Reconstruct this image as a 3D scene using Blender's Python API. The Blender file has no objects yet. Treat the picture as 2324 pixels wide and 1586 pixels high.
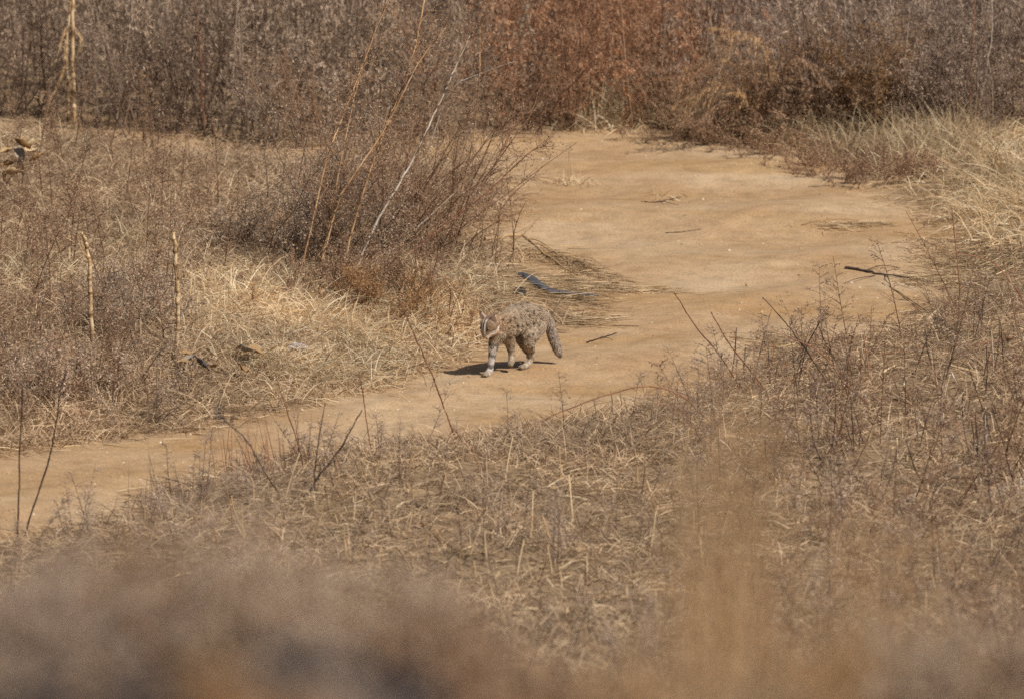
import bpy, bmesh, math, random
import numpy as np
from mathutils import Vector

# ------------------------------------------------------------------ camera, sky, sun, exposure
S = bpy.context.scene
COL = S.collection
CAMH, PITCH, LENS = 7.8, math.radians(10.85), 300.0
cam_d = bpy.data.cameras.new('camera'); cam = bpy.data.objects.new('camera', cam_d); COL.objects.link(cam)
cam.location = (0, 0, CAMH); cam.rotation_euler = (math.pi/2 - PITCH, 0, 0)
cam_d.lens = LENS; cam_d.sensor_width = 36; cam_d.clip_start = 0.1; cam_d.clip_end = 2000
cam_d.dof.use_dof = True; cam_d.dof.focus_distance = 41.4; cam_d.dof.aperture_fstop = 4.1
S.camera = cam
SUN = Vector((0.66, -0.52, 1.0)).normalized()
w = bpy.data.worlds.new("World"); S.world = w; w.use_nodes = True
nt = w.node_tree; bg = nt.nodes['Background']
sky = nt.nodes.new('ShaderNodeTexSky'); sky.sky_type = 'NISHITA'; sky.sun_disc = False
sky.sun_elevation = math.asin(SUN.z); sky.sun_rotation = math.atan2(SUN.x, SUN.y)
sky.air_density = 1.2; sky.dust_density = 2.5
nt.links.new(sky.outputs[0], bg.inputs[0]); bg.inputs[1].default_value = 0.052
ld = bpy.data.lights.new('sun', 'SUN'); ld.energy = 4.5; ld.angle = math.radians(0.55); ld.color = (1, 0.93, 0.845)
lo = bpy.data.objects.new('sun', ld); COL.objects.link(lo)
lo.rotation_euler = (-SUN).to_track_quat('-Z', 'Y').to_euler()
S.view_settings.view_transform = 'Standard'; S.view_settings.look = 'None'
S.view_settings.exposure = 0.12; S.view_settings.gamma = 1.0
S.cycles.max_bounces = 6; S.cycles.diffuse_bounces = 3; S.cycles.glossy_bounces = 2
S.cycles.transmission_bounces = 3; S.cycles.transparent_max_bounces = 4
S.cycles.use_denoising = False
S.render.film_transparent = False

# ------------------------------------------------------------------ photograph -> ground (2324 px wide reading of the photo)
DW = 2324.0
cp, sp = math.cos(PITCH), math.sin(PITCH)
def ray(dx, dy):
    u = (dx - DW/2)/DW*36/LENS; v = (793 - dy)/DW*36/LENS
    return np.array([u, cp + v*sp, -sp + v*cp])
def at(dx, dy, Y):                       # point where the sight line crosses the vertical plane at depth Y
    r = ray(dx, dy); k = Y/r[1]; return np.array([r[0]*k, Y, CAMH + r[2]*k])
def flat(dx, dy):
    r = ray(dx, dy); k = -CAMH/r[2]; return np.array([r[0]*k, r[1]*k])
def proj(x, y, z):
    a = y; b = z - CAMH
    f = a*cp - b*sp; up = a*sp + b*cp
    return DW/2 + x/f*LENS/36*DW, 793 - up/f*LENS/36*DW
road_px = [(-900,1440),(-300,1300),(0,1225),(200,1190),(330,1120),(480,1075),(700,1030),(860,1012),(1000,1008),(1180,985),(1300,955),(1450,920),(1560,893),
 (1610,862),(1700,842),(1770,806),(1900,772),(2010,735),(2075,680),(2110,610),(2125,555),(2080,485),(1970,435),(1900,392),(1820,356),
 (1700,331),(1500,311),(1300,303),(1200,312),(1100,318),(930,332),(760,338),(640,343),(550,338),(470,320),(350,305),(200,290),(-100,270),(-900,225),
 (-900,245),(-100,292),(200,312),(350,335),(520,356),(650,367),(760,374),(900,385),(1090,394),(1165,410),(1150,440),(1130,490),(1105,545),(1150,572),(1290,625),(1400,652),
 (1370,680),(1335,720),(1200,752),(1060,790),(990,832),(870,880),(640,932),(500,968),(250,1000),(0,1032),(-300,1080),(-900,1200)]
ROAD = np.array([flat(*p) for p in road_px])
def sdf(x, y):                           # > 0 on the road, metres
    x = np.asarray(x, float); y = np.asarray(y, float)
    sh = x.shape; x = x.ravel(); y = y.ravel()
    d = np.full(x.shape, 1e9); ins = np.zeros(x.shape, bool)
    n = len(ROAD)
    for i in range(n):
        ax, ay = ROAD[i]; bx, by = ROAD[(i+1) % n]
        ex, ey = bx-ax, by-ay; L2 = ex*ex+ey*ey
        t = np.clip(((x-ax)*ex+(y-ay)*ey)/L2, 0, 1)
        d = np.minimum(d, (x-ax-t*ex)**2+(y-ay-t*ey)**2)
        c = ((ay > y) != (by > y))
        with np.errstate(divide='ignore', invalid='ignore'):
            xi = ex*(y-ay)/(ey if ey != 0 else 1e-12)+ax
        ins ^= c & (x < xi)
    d = np.sqrt(d)
    return np.where(ins, d, -d).reshape(sh)
def wob(x, y, f=1.0, s=0.0):
    return (np.sin(x*2.1*f+1.3+s)*np.cos(y*1.7*f+0.4+s*2) + .6*np.sin(x*4.7*f-y*3.1*f+s) + .4*np.cos(x*9.1*f+y*7.3*f+2*s) + .25*np.sin(x*19*f-y*17*f+s*3))/2.2
def smooth(a, b, v):
    t = np.clip((v-a)/(b-a), 0, 1); return t*t*(3-2*t)
gx = np.linspace(-14, 14, 281); gy = np.linspace(-2, 84, 861)
GX, GY = np.meshgrid(gx, gy)
SD = sdf(GX, GY) + .05*wob(GX, GY, 1.6)
def hill(x, y):
    t = np.maximum(35.3-y, 0)
    return .18*t*t/(t+2.0)
GZ = hill(GX, GY) + .10*smooth(0.0, .9, -SD) + .012*wob(GX, GY, 1.0, 1.0) + .022*np.sin(GY*4.4+.8*np.sin(GX*1.1+.6))*smooth(0, .5, SD)*smooth(42, 43.2, GY) + .012*np.sin((GX*.62-GY*.78)*7+.6*np.sin(GY*1.3))*smooth(.1, .6, SD)*smooth(44, 42, GY) + .012*wob(GX, GY, 2.6, 5)*smooth(0, .4, SD)
def samp(A, x, y):
    x = np.asarray(x, float); y = np.asarray(y, float)
    fx = np.clip((x+14)/.1, 0, 279.999); fy = np.clip((y+2)/.1, 0, 859.999)
    i = fx.astype(int); j = fy.astype(int); a = fx-i; b = fy-j
    return A[j,i]*(1-a)*(1-b)+A[j,i+1]*a*(1-b)+A[j+1,i]*(1-a)*b+A[j+1,i+1]*a*b
def G(x, y): return samp(GZ, x, y)
def SDs(x, y): return samp(SD, x, y)
def on(dx, dy, lift=0.0):                # ground point seen at a photo position
    r = ray(dx, dy); z = 0.0
    for _ in range(30):
        k = (z-CAMH)/r[2]; z = .5*z + .5*float(G(r[0]*k, r[1]*k))
    k = (z-CAMH)/r[2]; return np.array([r[0]*k, r[1]*k, z+lift])

# ------------------------------------------------------------------ materials
def ramp(n, cols):
    r = n.new('ShaderNodeValToRGB'); e = r.color_ramp.elements
    while len(e) < len(cols): e.new(0.5)
    for i, c in enumerate(cols):
        e[i].position = i/(len(cols)-1) if len(c) == 3 else c[3]; e[i].color = (*c[:3], 1)
    return r
def plant_mat(name, cols, trans=.25, rough=.75, spec=.25, gain=1.0):
    cols = [tuple(min(.82, c*gain) for c in k) for k in cols]
    m = bpy.data.materials.new(name); m.use_nodes = True; n = m.node_tree.nodes; l = m.node_tree.links
    out = n['Material Output']; p = n['Principled BSDF']
    a = n.new('ShaderNodeAttribute'); a.attribute_name = 'tint'
    r = ramp(n, cols); l.new(a.outputs['Fac'], r.inputs[0])
    tc = n.new('ShaderNodeNewGeometry'); no = n.new('ShaderNodeTexNoise'); no.inputs['Scale'].default_value = 2.2; no.inputs['Detail'].default_value = 3
    l.new(tc.outputs['Position'], no.inputs['Vector'])
    hs = n.new('ShaderNodeHueSaturation'); mr = n.new('ShaderNodeMapRange')
    mr.inputs[1].default_value = .3; mr.inputs[2].default_value = .7; mr.inputs[3].default_value = .8; mr.inputs[4].default_value = 1.2
    l.new(no.outputs[0], mr.inputs[0]); l.new(mr.outputs[0], hs.inputs['Value']); l.new(r.outputs[0], hs.inputs['Color'])
    l.new(hs.outputs[0], p.inputs['Base Color']); p.inputs['Roughness'].default_value = rough
    p.inputs['Specular IOR Level'].default_value = spec
    if trans > 0:
        t = n.new('ShaderNodeBsdfTranslucent'); l.new(hs.outputs[0], t.inputs[0])
        mx = n.new('ShaderNodeMixShader'); mx.inputs[0].default_value = trans
        l.new(p.outputs[0], mx.inputs[1]); l.new(t.outputs[0], mx.inputs[2]); l.new(mx.outputs[0], out.inputs[0])
    return m
def C(*v):                               # sRGB 0-255 -> linear
    return tuple(((c/255+.055)/1.055)**2.4 if c > 10 else c/255/12.92 for c in v)
M = {
 'straw':  plant_mat('straw', [C(134,112,84), C(186,160,122), C(206,182,148), C(224,206,178)], .38, gain=1.2),
 'grass':  plant_mat('dull_grass', [C(124,102,84), C(168,142,114), C(196,170,138), C(218,196,164)], .35),
 'olive':  plant_mat('olive_grass', [C(124,106,82), C(170,148,116), C(198,176,142), C(222,204,172)], .35),
 'grey':   plant_mat('grey_brush', [C(126,108,92), C(166,142,120), C(188,164,140), C(208,190,168), C(96,72,58)], .25, gain=1.05),
 'rust':   plant_mat('rust_brush', [C(124,86,64), C(166,118,86), C(190,144,108), C(200,168,138), C(112,76,58)], .26, gain=1.1),
 'mist':   plant_mat('mist_brush', [C(116,102,92), C(156,138,122), C(182,162,144), C(202,184,164), C(110,94,84)], .45, gain=1.3),
 'orange': plant_mat('orange_brush', [C(124,92,66), C(166,128,92), C(190,150,104), C(194,164,126), C(118,82,58)], .4),
 'brown':  plant_mat('brown_twigs', [C(116,92,74), C(152,122,98), C(176,146,118), C(200,172,142), C(136,102,78)], .35),
 'purple': plant_mat('purple_brush', [C(120,103,92), C(158,137,122), C(184,163,145), C(208,186,162), C(98,74,62)], .25, gain=1.02),
 'slate':  plant_mat('slate_brush', [C(56,54,57), C(76,73,76), C(95,90,92), C(116,109,106), C(58,52,50)], .2),
 'tan':    plant_mat('tan_plume', [C(136,110,80), C(170,140,102), C(190,160,122), C(206,178,142), C(134,106,80)], .5, gain=1.3),
 'litter': plant_mat('litter', [C(112,94,74), C(156,132,102), C(188,162,126), C(216,194,158)], .2),
 'redstem':plant_mat('red_stem', [C(104,66,50), C(136,92,70), C(156,116,90)], 0),
 'dark':   plant_mat('dark_stem', [C(54,44,40), C(80,64,56), C(104,86,74)], 0),
 'pale':   plant_mat('pale_stem', [C(112,84,58), C(186,156,116), C(216,194,156)], 0),
 'ochre':  plant_mat('ochre_stem', [C(132,98,68), C(172,136,98), C(198,166,128)], 0),
 'white':  plant_mat('white_stem', [C(184,164,140), C(206,192,174), C(222,212,200)], 0, gain=.85),
 'leaf':   plant_mat('dead_leaf', [C(128,96,58), C(166,132,88), C(194,166,128), C(208,188,156)], .2),
 'greyleaf':plant_mat('grey_leaf', [C(120,108,94), C(158,144,126), C(182,168,146)], .15),
}
def ground_mat(name, road):
    m = bpy.data.materials.new(name); m.use_nodes = True; n = m.node_tree.nodes; l = m.node_tree.links
    p = n['Principled BSDF']; p.inputs['Roughness'].default_value = .9; p.inputs['Specular IOR Level'].default_value = .15
    g = n.new('ShaderNodeNewGeometry')
    def noise(sc, det=4, stretch=None):
        t = n.new('ShaderNodeTexNoise'); t.inputs['Scale'].default_value = sc; t.inputs['Detail'].default_value = det; t.inputs['Roughness'].default_value = .6
        if stretch:
            mp = n.new('ShaderNodeMapping'); mp.inputs['Scale'].default_value = stretch; l.new(g.outputs['Position'], mp.inputs[0]); l.new(mp.outputs[0], t.inputs['Vector'])
        else: l.new(g.outputs['Position'], t.inputs['Vector'])
        return t
    def mix(a, b, f):
        x = n.new('ShaderNodeMix'); x.data_type = 'RGBA'
        l.new(f, x.inputs[0]); l.new(a, x.inputs[6]); l.new(b, x.inputs[7]); return x.outputs[2]
    n1 = noise(1.1, 4, (1, .8, 1)); n2 = noise(9, 6); n3 = noise(90, 3)
    sand = ramp(n, [(*C(162,132,99), .36), (*C(170,143,111), .5), (*C(178,154,124), .64)])
    l.new(n1.outputs[0], sand.inputs[0])
    och = ramp(n, [(*C(153,116,70), 0), (*C(160,126,80), 1)]); l.new(n2.outputs[0], och.inputs[0])
    f1 = ramp(n, [(0,0,0,.46), (.55,.55,.55,.64)]); n4 = noise(1.0, 3, (.4, 1.7, 1)); l.new(n4.outputs[0], f1.inputs[0])  # ochre mask stretched into bands; these also paint in the humps' weak shading
    c = mix(sand.outputs[0], och.outputs[0], f1.outputs[0])
    v = ramp(n, [(.80,.80,.80,.3), (1.0,1.0,1.0,.5), (1.12,1.12,1.12,.72)]); l.new(n2.outputs[0], v.inputs[0])
    v3 = ramp(n, [(.72,.72,.72,.3), (1,1,1,.5), (1.2,1.2,1.2,.7)]); l.new(n3.outputs[0], v3.inputs[0])
    for vv in (v, v3):
        x = n.new('ShaderNodeMix'); x.data_type = 'RGBA'; x.blend_type = 'MULTIPLY'; x.inputs[0].default_value = 1
        l.new(c, x.inputs[6]); l.new(vv.outputs[0], x.inputs[7]); c = x.outputs[2]
    if not road:
        soil = ramp(n, [(*C(104,88,70), .3), (*C(142,120,94), .55), (*C(172,146,114), .75)]); l.new(n2.outputs[0], soil.inputs[0])
        a = n.new('ShaderNodeAttribute'); a.attribute_name = 'road'
        c = mix(soil.outputs[0], c, a.outputs['Fac'])
    l.new(c, p.inputs['Base Color'])
    b = n.new('ShaderNodeBump'); b.inputs['Distance'].default_value = .012; b.inputs['Strength'].default_value = .55
    ad = n.new('ShaderNodeMath'); ad.operation = 'ADD'; l.new(n2.outputs[0], ad.inputs[0])
    m3 = n.new('ShaderNodeMath'); m3.operation = 'MULTIPLY'; m3.inputs[1].default_value = .35; l.new(n3.outputs[0], m3.inputs[0]); l.new(m3.outputs[0], ad.inputs[1])
    l.new(ad.outputs[0], b.inputs['Height']); l.new(b.outputs[0], p.inputs['Normal'])
    return m
def plain_mat(name, col, rough=.6, spec=.3, nscale=30, var=.25):
    m = bpy.data.materials.new(name); m.use_nodes = True; n = m.node_tree.nodes; l = m.node_tree.links
    p = n['Principled BSDF']; p.inputs['Roughness'].default_value = rough; p.inputs['Specular IOR Level'].default_value = spec
    t = n.new('ShaderNodeTexNoise'); t.inputs['Scale'].default_value = nscale; t.inputs['Detail'].default_value = 4
    g = n.new('ShaderNodeTexCoord'); l.new(g.outputs['Object'], t.inputs['Vector'])
    r = ramp(n, [(*[c*(1-var) for c in col], .3), (*[min(1, c*(1+var)) for c in col], .7)])
    l.new(t.outputs[0], r.inputs[0]); l.new(r.outputs[0], p.inputs['Base Color']); return m

# ------------------------------------------------------------------ mesh building
class Buf:
    def __init__(s): s.v = []; s.f = []; s.t = []; s.n = 0
    def add(s, V, F, T):
        V = np.asarray(V, float).reshape(-1, 3); F = np.asarray(F, int).reshape(-1, 4)
        s.v.append(V); s.f.append(F+s.n); s.t.append(np.broadcast_to(np.asarray(T, float), (len(V),)).copy()); s.n += len(V)
    def arrays(s):
        return np.concatenate(s.v), np.concatenate(s.f), np.concatenate(s.t)
def mesh_from(name, V, F, T=None, mat=None, smooth_=False):
    me = bpy.data.meshes.new(name)
    me.vertices.add(len(V)); me.vertices.foreach_set('co', np.asarray(V, np.float32).ravel())
    F = np.asarray(F, np.int32); k = F.shape[1]
    me.loops.add(F.size); me.loops.foreach_set('vertex_index', F.ravel())
    me.polygons.add(len(F)); me.polygons.foreach_set('loop_start', np.arange(0, F.size, k, dtype=np.int32))
    if T is not None:
        a = me.attributes.new('tint', 'FLOAT', 'POINT'); a.data.foreach_set('value', np.asarray(T, np.float32))
    if mat: me.materials.append(mat)
    me.update(calc_edges=True); me.validate()
    if smooth_: me.polygons.foreach_set('use_smooth', np.ones(len(me.polygons), bool))
    return me
def link(name, me, parent=None, loc=None):
    o = bpy.data.objects.new(name, me); COL.objects.link(o)
    if parent: o.parent = parent
    if loc is not None: o.location = loc
    return o
def obj(name, buf, mat, parent=None, loc=None):
    V, F, T = buf.arrays()
    return link(name, mesh_from(name, V, F, T, M[mat] if isinstance(mat, str) else mat), parent, loc)
def tag(o, label=None, cat=None, group=None, kind=None):
    for k, v in (('label', label), ('category', cat), ('group', group), ('kind', kind)):
        if v: o[k] = v
    return o
def thing(name, label, cat, loc, group=None):
    o = bpy.data.objects.new(name, None); COL.objects.link(o); o.location = loc; o.empty_display_size = .1
    return tag(o, label, cat, group)
def dup(root, loc, rotz, scale=1.0, label=None):
    r = root.copy(); COL.objects.link(r); r.location = loc; r.rotation_euler = (0, 0, rotz); r.scale = (scale,)*3
    if label: r['label'] = label
    for ch in list(root.children):
        c = ch.copy(); COL.objects.link(c); c.parent = r
    return r
def nrm(v): return v/np.maximum(np.linalg.norm(v, axis=-1, keepdims=True), 1e-9)
def ribbons(buf, B, D, L, W, bend, T, rng, segs=3, hb=.35, tip=.15, clip=True):
    N = len(B); t = np.linspace(0, 1, segs+1)
    D = nrm(D); L = np.broadcast_to(L, (N,)); W = np.broadcast_to(W, (N,)); bend = np.broadcast_to(bend, (N,))
    H = D.copy(); H[:, 2] = 0; H = nrm(H+rng.normal(0, .15, (N, 3))*np.array([1, 1, 0]))
    P = B[:, None]+D[:, None]*(L[:, None]*t)[..., None]
    q = (bend*L)[:, None]*t**2
    P[..., 2] -= q; P[..., :2] += H[:, None, :2]*(q*hb)[..., None]
    if clip: P[..., 2] = np.maximum(P[..., 2], G(P[..., 0], P[..., 1])+.004)
    sd = nrm(np.cross(D, rng.normal(0, 1, (N, 3))))
    wd = (W[:, None]*.5*(1-(1-tip)*t**1.6))[..., None]
    V = np.stack([P-sd[:, None]*wd, P+sd[:, None]*wd], 2)      # N,segs+1,2,3
    idx = np.arange(N)[:, None]*(segs+1)*2+np.arange(segs)[None]*2
    F = np.stack([idx, idx+1, idx+3, idx+2], -1)
    buf.add(V, F, np.repeat(np.broadcast_to(T, (N,)), (segs+1)*2))
def leaflets(buf, Pc, D, L, W, T, rng):
    N = len(Pc); D = nrm(D); sd = nrm(np.cross(D, rng.normal(0, 1, (N, 3))))
    L = np.broadcast_to(L, (N,))[:, None]; W = np.broadcast_to(W, (N,))[:, None]
    V = np.stack([Pc, Pc+D*L*.45+sd*W*.5, Pc+D*L, Pc+D*L*.45-sd*W*.5], 1)
    buf.add(V, np.arange(4*N).reshape(N, 4), np.repeat(np.broadcast_to(T, (N,)), 4))
def tubes(buf, P, R, T, sides=4):
    P = np.asarray(P, float)
    if P.ndim == 2: P = P[None]
    N, K, _ = P.shape; R = np.broadcast_to(R, (N, K))
    D = nrm(np.gradient(P, axis=1)); ref = np.where(np.abs(D[..., 2:3]) > .9, np.array([1., 0, 0]), np.array([0, 0, 1.]))
    a = nrm(np.cross(D, ref)); b = np.cross(D, a)
    th = np.arange(sides)*2*math.pi/sides
    V = P[:, :, None]+R[:, :, None, None]*(np.cos(th)[None, None, :, None]*a[:, :, None]+np.sin(th)[None, None, :, None]*b[:, :, None])
    i = np.arange(N)[:, None, None]*K*sides+np.arange(K-1)[None, :, None]*sides; j = np.arange(sides)[None, None]
    F = np.stack(np.broadcast_arrays(i+j, i+(j+1) % sides, i+sides+(j+1) % sides, i+sides+j), -1).reshape(-1, 4)
    T = np.asarray(T, float)
    buf.add(V, F, np.repeat(T.ravel(), sides) if T.ndim == 2 else np.repeat(np.broadcast_to(T, (N,)), K*sides))
def spline(pts, k):
    pts = np.asarray(pts, float); n = len(pts)
    if n < 3: 
        t = np.linspace(0, 1, k)[:, None]; return pts[0]*(1-t)+pts[-1]*t
    e = np.vstack([2*pts[0]-pts[1], pts, 2*pts[-1]-pts[-2]]); out = []
    for s in np.linspace(0, n-1-1e-6, k):
        i = int(s); t = s-i; p0, p1, p2, p3 = e[i], e[i+1], e[i+2], e[i+3]
        out.append(.5*(2*p1+(p2-p0)*t+(2*p0-5*p1+4*p2-p3)*t*t+(3*p1-p0-3*p2+p3)*t**3))
    return np.array(out)
rs = np.random.default_rng

# ------------------------------------------------------------------ ground and road
def axis(lo, hi, step, far_lo, far_hi, n=14):
    m = np.arange(lo, hi+1e-6, step); g = np.geomspace(step, far_hi-hi, n); h = np.geomspace(step, lo-far_lo, n)
    return np.concatenate([(lo-h)[::-1], m, hi+g])
ax = axis(-6, 6, .1, -400, 400); ay = axis(0, 62, .1, -60, 900)
def grid(ax, ay, zf):
    X, Y = np.meshgrid(ax, ay); Z = zf(X, Y); V = np.stack([X, Y, Z], -1).reshape(-1, 3)
    nx, ny = len(ax), len(ay)
    i = np.arange(ny-1)[:, None]*nx+np.arange(nx-1)[None]
    return V, np.stack([i, i+1, i+nx+1, i+nx], -1).reshape(-1, 4)
V, F = grid(ax, ay, lambda X, Y: np.where(Y < -1.9, hill(0*Y, 0*Y)+.1, G(X, Y)))
me = mesh_from('ground', V, F, None, ground_mat('soil', False), True)
a = me.attributes.new('road', 'FLOAT', 'POINT')
a.data.foreach_set('value', smooth(-.35, .02, SDs(V[:, 0], V[:, 1])+.12*wob(V[:, 0], V[:, 1], 3)).astype(np.float32)*(np.abs(V[:, 0]) < 14))
tag(link('ground', me), kind='structure')
def road_z(x, y):
    s = SDs(x, y); x = np.asarray(x, float); y = np.asarray(y, float)
    return G(x, y)+.0035*wob(x, y, 5.5, 2)*smooth(.05, .3, s)+np.clip(s*.06, -.02, .006)
rx = np.arange(-5.6, 5.6, .04); ry = np.arange(34.5, 49.5, .04)
V, F = grid(rx, ry, road_z)
keep = (SDs(V[:, 0], V[:, 1]) > -.25)[F].any(1); F = F[keep]
u, inv = np.unique(F, return_inverse=True)
tag(link('dirt_road', mesh_from('dirt_road', V[u], inv.reshape(F.shape), None, ground_mat('sand', True), True)), kind='structure')

# ------------------------------------------------------------------ scatter helpers
def scatter(rng, n, x0, x1, y0, y1, test):
    x = rng.uniform(x0, x1, n); y = rng.uniform(y0, y1, n); z = G(x, y)
    u, v = proj(x, y, z); k = test(x, y, u, v, SDs(x, y)+rng.normal(0, .05, n))
    return np.stack([x, y, z], 1)[k]
def updir(rng, n, lean, bias=(0, 0)):
    d = rng.normal(0, lean, (n, 3)); d[:, 2] = 1; d[:, 0] += bias[0]; d[:, 1] += bias[1]; return nrm(d)
def grass(buf, pts, rng, L=(.15, .4), W=(.003, .006), lean=.45, bend=(.1, .6), tint=(0, 1), per=1, spread=.03, bias=(0, 0), segs=3):
    B = np.repeat(pts, per, 0); n = len(B)
    B = B+np.concatenate([rng.normal(0, spread, (n, 2)), np.zeros((n, 1))], 1); B[:, 2] = G(B[:, 0], B[:, 1])-.005
    tt = np.clip(np.repeat(rng.uniform(*tint, len(pts)), per)+rng.normal(0, .16, n), 0, 1)
    ribbons(buf, B, updir(rng, n, lean, bias), rng.uniform(*L, n), rng.uniform(*W, n), rng.uniform(*bend, n), tt, rng, segs)
def mug_local(rng, h, nb=20, nl=16, spread=.22, droop=.3, ll=(.014, .028), lw=(.004, .007), low=.08, stem=True, r0=.0035, up=(.4, 1.1), vert=0):
    """a dry weed: one stem, side branches, and many small shrivelled leaves; base at the origin"""
    b = Buf(); K = 6
    t = np.linspace(0, 1, K); off = rng.normal(0, .06, 2)*h
    st = np.stack([off[0]*t**2, off[1]*t**2, h*t], 1)
    s = Buf(); tubes(s, st, np.linspace(r0, r0*.3, K), .98, 4)
    tb = rng.uniform(low, 1, nb); az = rng.uniform(0, 2*math.pi, nb)
    base = np.stack([off[0]*tb**2, off[1]*tb**2, h*tb], 1)
    bl = spread*rng.uniform(.6, 1.3, nb)*(1.15-.7*tb)
    d = nrm(np.stack([np.cos(az), np.sin(az), rng.uniform(*up, nb)], 1))
    tt = np.linspace(0, 1, 3)
    P = base[:, None]+d[:, None]*(bl[:, None]*tt)[..., None]; P[..., 2] -= (bl*droop)[:, None]*tt**2
    tubes(s, P, np.linspace(.0016, .0007, 3), .95, 3)
    n = nb*nl; k = np.repeat(np.arange(nb), nl); q = rng.uniform(.1, 1.05, n)
    pc = base[k]+d[k]*(bl[k]*q)[:, None]; pc[:, 2] -= bl[k]*droop*q*q
    pc += rng.normal(0, .008, (n, 3))
    dl = d[k]*(.6-.4*vert)+rng.normal(0, .55-.25*vert, (n, 3))+np.array([0, 0, -.25-.7*vert])
    leaflets(b, pc, dl, rng.uniform(*ll, n), rng.uniform(*lw, n), np.clip(rng.normal(.42, .2, n), 0, .74), rng)
    return s.arrays(), b.arrays()
def merge(*ar):
    b = Buf()
    for V, F, T in ar: b.add(V, F, T)
    return b.arrays()
def place_many(buf, protos, pts, rng, scale=(.7, 1.2), lean=.12, shift=.1):
    for i, p in enumerate(pts):
        V, F, T = protos[rng.integers(len(protos))]
        a = rng.uniform(0, 2*math.pi); s = rng.uniform(*scale); c, q = math.cos(a)*s, math.sin(a)*s
        lx, ly = rng.normal(0, lean, 2)
        X = V[:, 0]*c-V[:, 1]*q+V[:, 2]*s*lx; Y = V[:, 0]*q+V[:, 1]*c+V[:, 2]*s*ly
        buf.add(np.stack([X, Y, V[:, 2]*s], 1)+p, F, np.clip(T+rng.normal(0, shift*1.6)*(T < .8), 0, 1))

# ------------------------------------------------------------------ background thicket (reads as one mass)
rng = rs(11)
protos = [merge(*mug_local(rng, rng.uniform(.7, 1.25), 26, 12, .17, .3, (.018, .046), (.003, .0058), .02, up=(.7, 1.8), vert=.85, r0=.004)) for _ in range(8)]
protos_m = [merge(*mug_local(rng, rng.uniform(.3, .6), 16, 12, .13, .35, (.014, .036), (.003, .006), .02, vert=.6)) for _ in range(8)]
EU = [-900, -100, 200, 350, 470, 550, 640, 1100, 1300, 1500, 1700, 1820, 1900, 3000]; EV = [225, 272, 292, 307, 322, 338, 344, 320, 306, 313, 332, 350, 352, 352]   # far edge of the road
def far_pts(rng, n, u0, u1, gaps=True):
    def test(x, y, u, v, s):
        uu = u+70*wob(x, y, .8, 3)+rng.normal(0, 95, len(x)); cl = rng.random(len(x)) < (.07+1.0*smooth(-.3, .5, wob(x, y*.7, 2.6, 7)) if gaps else 1)
        return cl & (s < -.06) & (v < np.interp(u, EU, EV)-np.interp(u, [1200, 1350, 1600, 1900, 2400], [0, 14, 16, 34, 60])) & (uu > u0) & (uu < u1)
    return scatter(rng, n, -3.9, 3.9, 46.0, 52.5, test)
for u0, u1, mt, lb in ((-2000, 1130, 'grey', 'grey brown mass of dry leafy weeds filling the left background behind the road'), (1130, 1590, 'rust', 'rust red mass of dry weeds in the middle background beyond the road'), (1590, 4000, 'purple', 'dull brown mass of dry weeds in the right background beyond the road')):
    b = Buf(); place_many(b, protos, far_pts(rng, 3000, u0, u1), rng, (.7, 1.25)); place_many(b, protos_m, far_pts(rng, 2600, u0, u1, False), rng, (.6, 1.2), .2)
    q = far_pts(rng, 900, u0, u1); n = len(q); d = updir(rng, n, .13); L = rng.uniform(.6, 1.3, n); tt = np.linspace(0, 1, 4)
    tubes(b, q[:, None]+d[:, None]*(L[:, None]*tt)[..., None]+rng.normal(0, .015, (n, 4, 3))*(tt > 0)[None, :, None], np.linspace(.0032, .0012, 4), rng.choice([.5, .65, .76, .95, .98], n), 3)
    tag(obj('thicket', b, mt), lb, 'brush', kind='stuff')

# grass along the far edge and on the right bank
rng = rs(12)
b = Buf()
p = scatter(rng, 16000, -1, 4, 45.5, 49.5, lambda x, y, u, v, s: (s < -.08) & (u > 1280) & (u < 2330) & (v > 150+0*u) & (v < 420) & (s > -.9) & (rng.random(len(x)) < .5+.4*wob(x, y, .9)))
grass(b, p, rng, (.12, .4), (.003, .0065), .4, (.1, .7), (.15, 1), 4, .03)
tag(obj('far_grass', b, 'olive'), 'olive tan dry grass growing along the far edge of the road', 'grass', kind='stuff')
b = Buf()
p = scatter(rng, 16000, .9, 5, 40.5, 47, lambda x, y, u, v, s: (s < -.1) & (s < -.22) & (u > 1880) & (v > 300) & (v < 560) & (v > 330-.12*(u-1900)) & (rng.random(len(x)) < .5+.35*wob(x, y, 1.2, 2)))
grass(b, p, rng, (.08, .32), (.003, .0065), .6, (.2, 1.3), (.2, 1), 4, .03, (-.2, -.1), 4)
tag(obj('bleached_grass', b, 'straw'), 'bleached pale grass bending over the right verge of the road', 'grass', kind='stuff')

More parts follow.
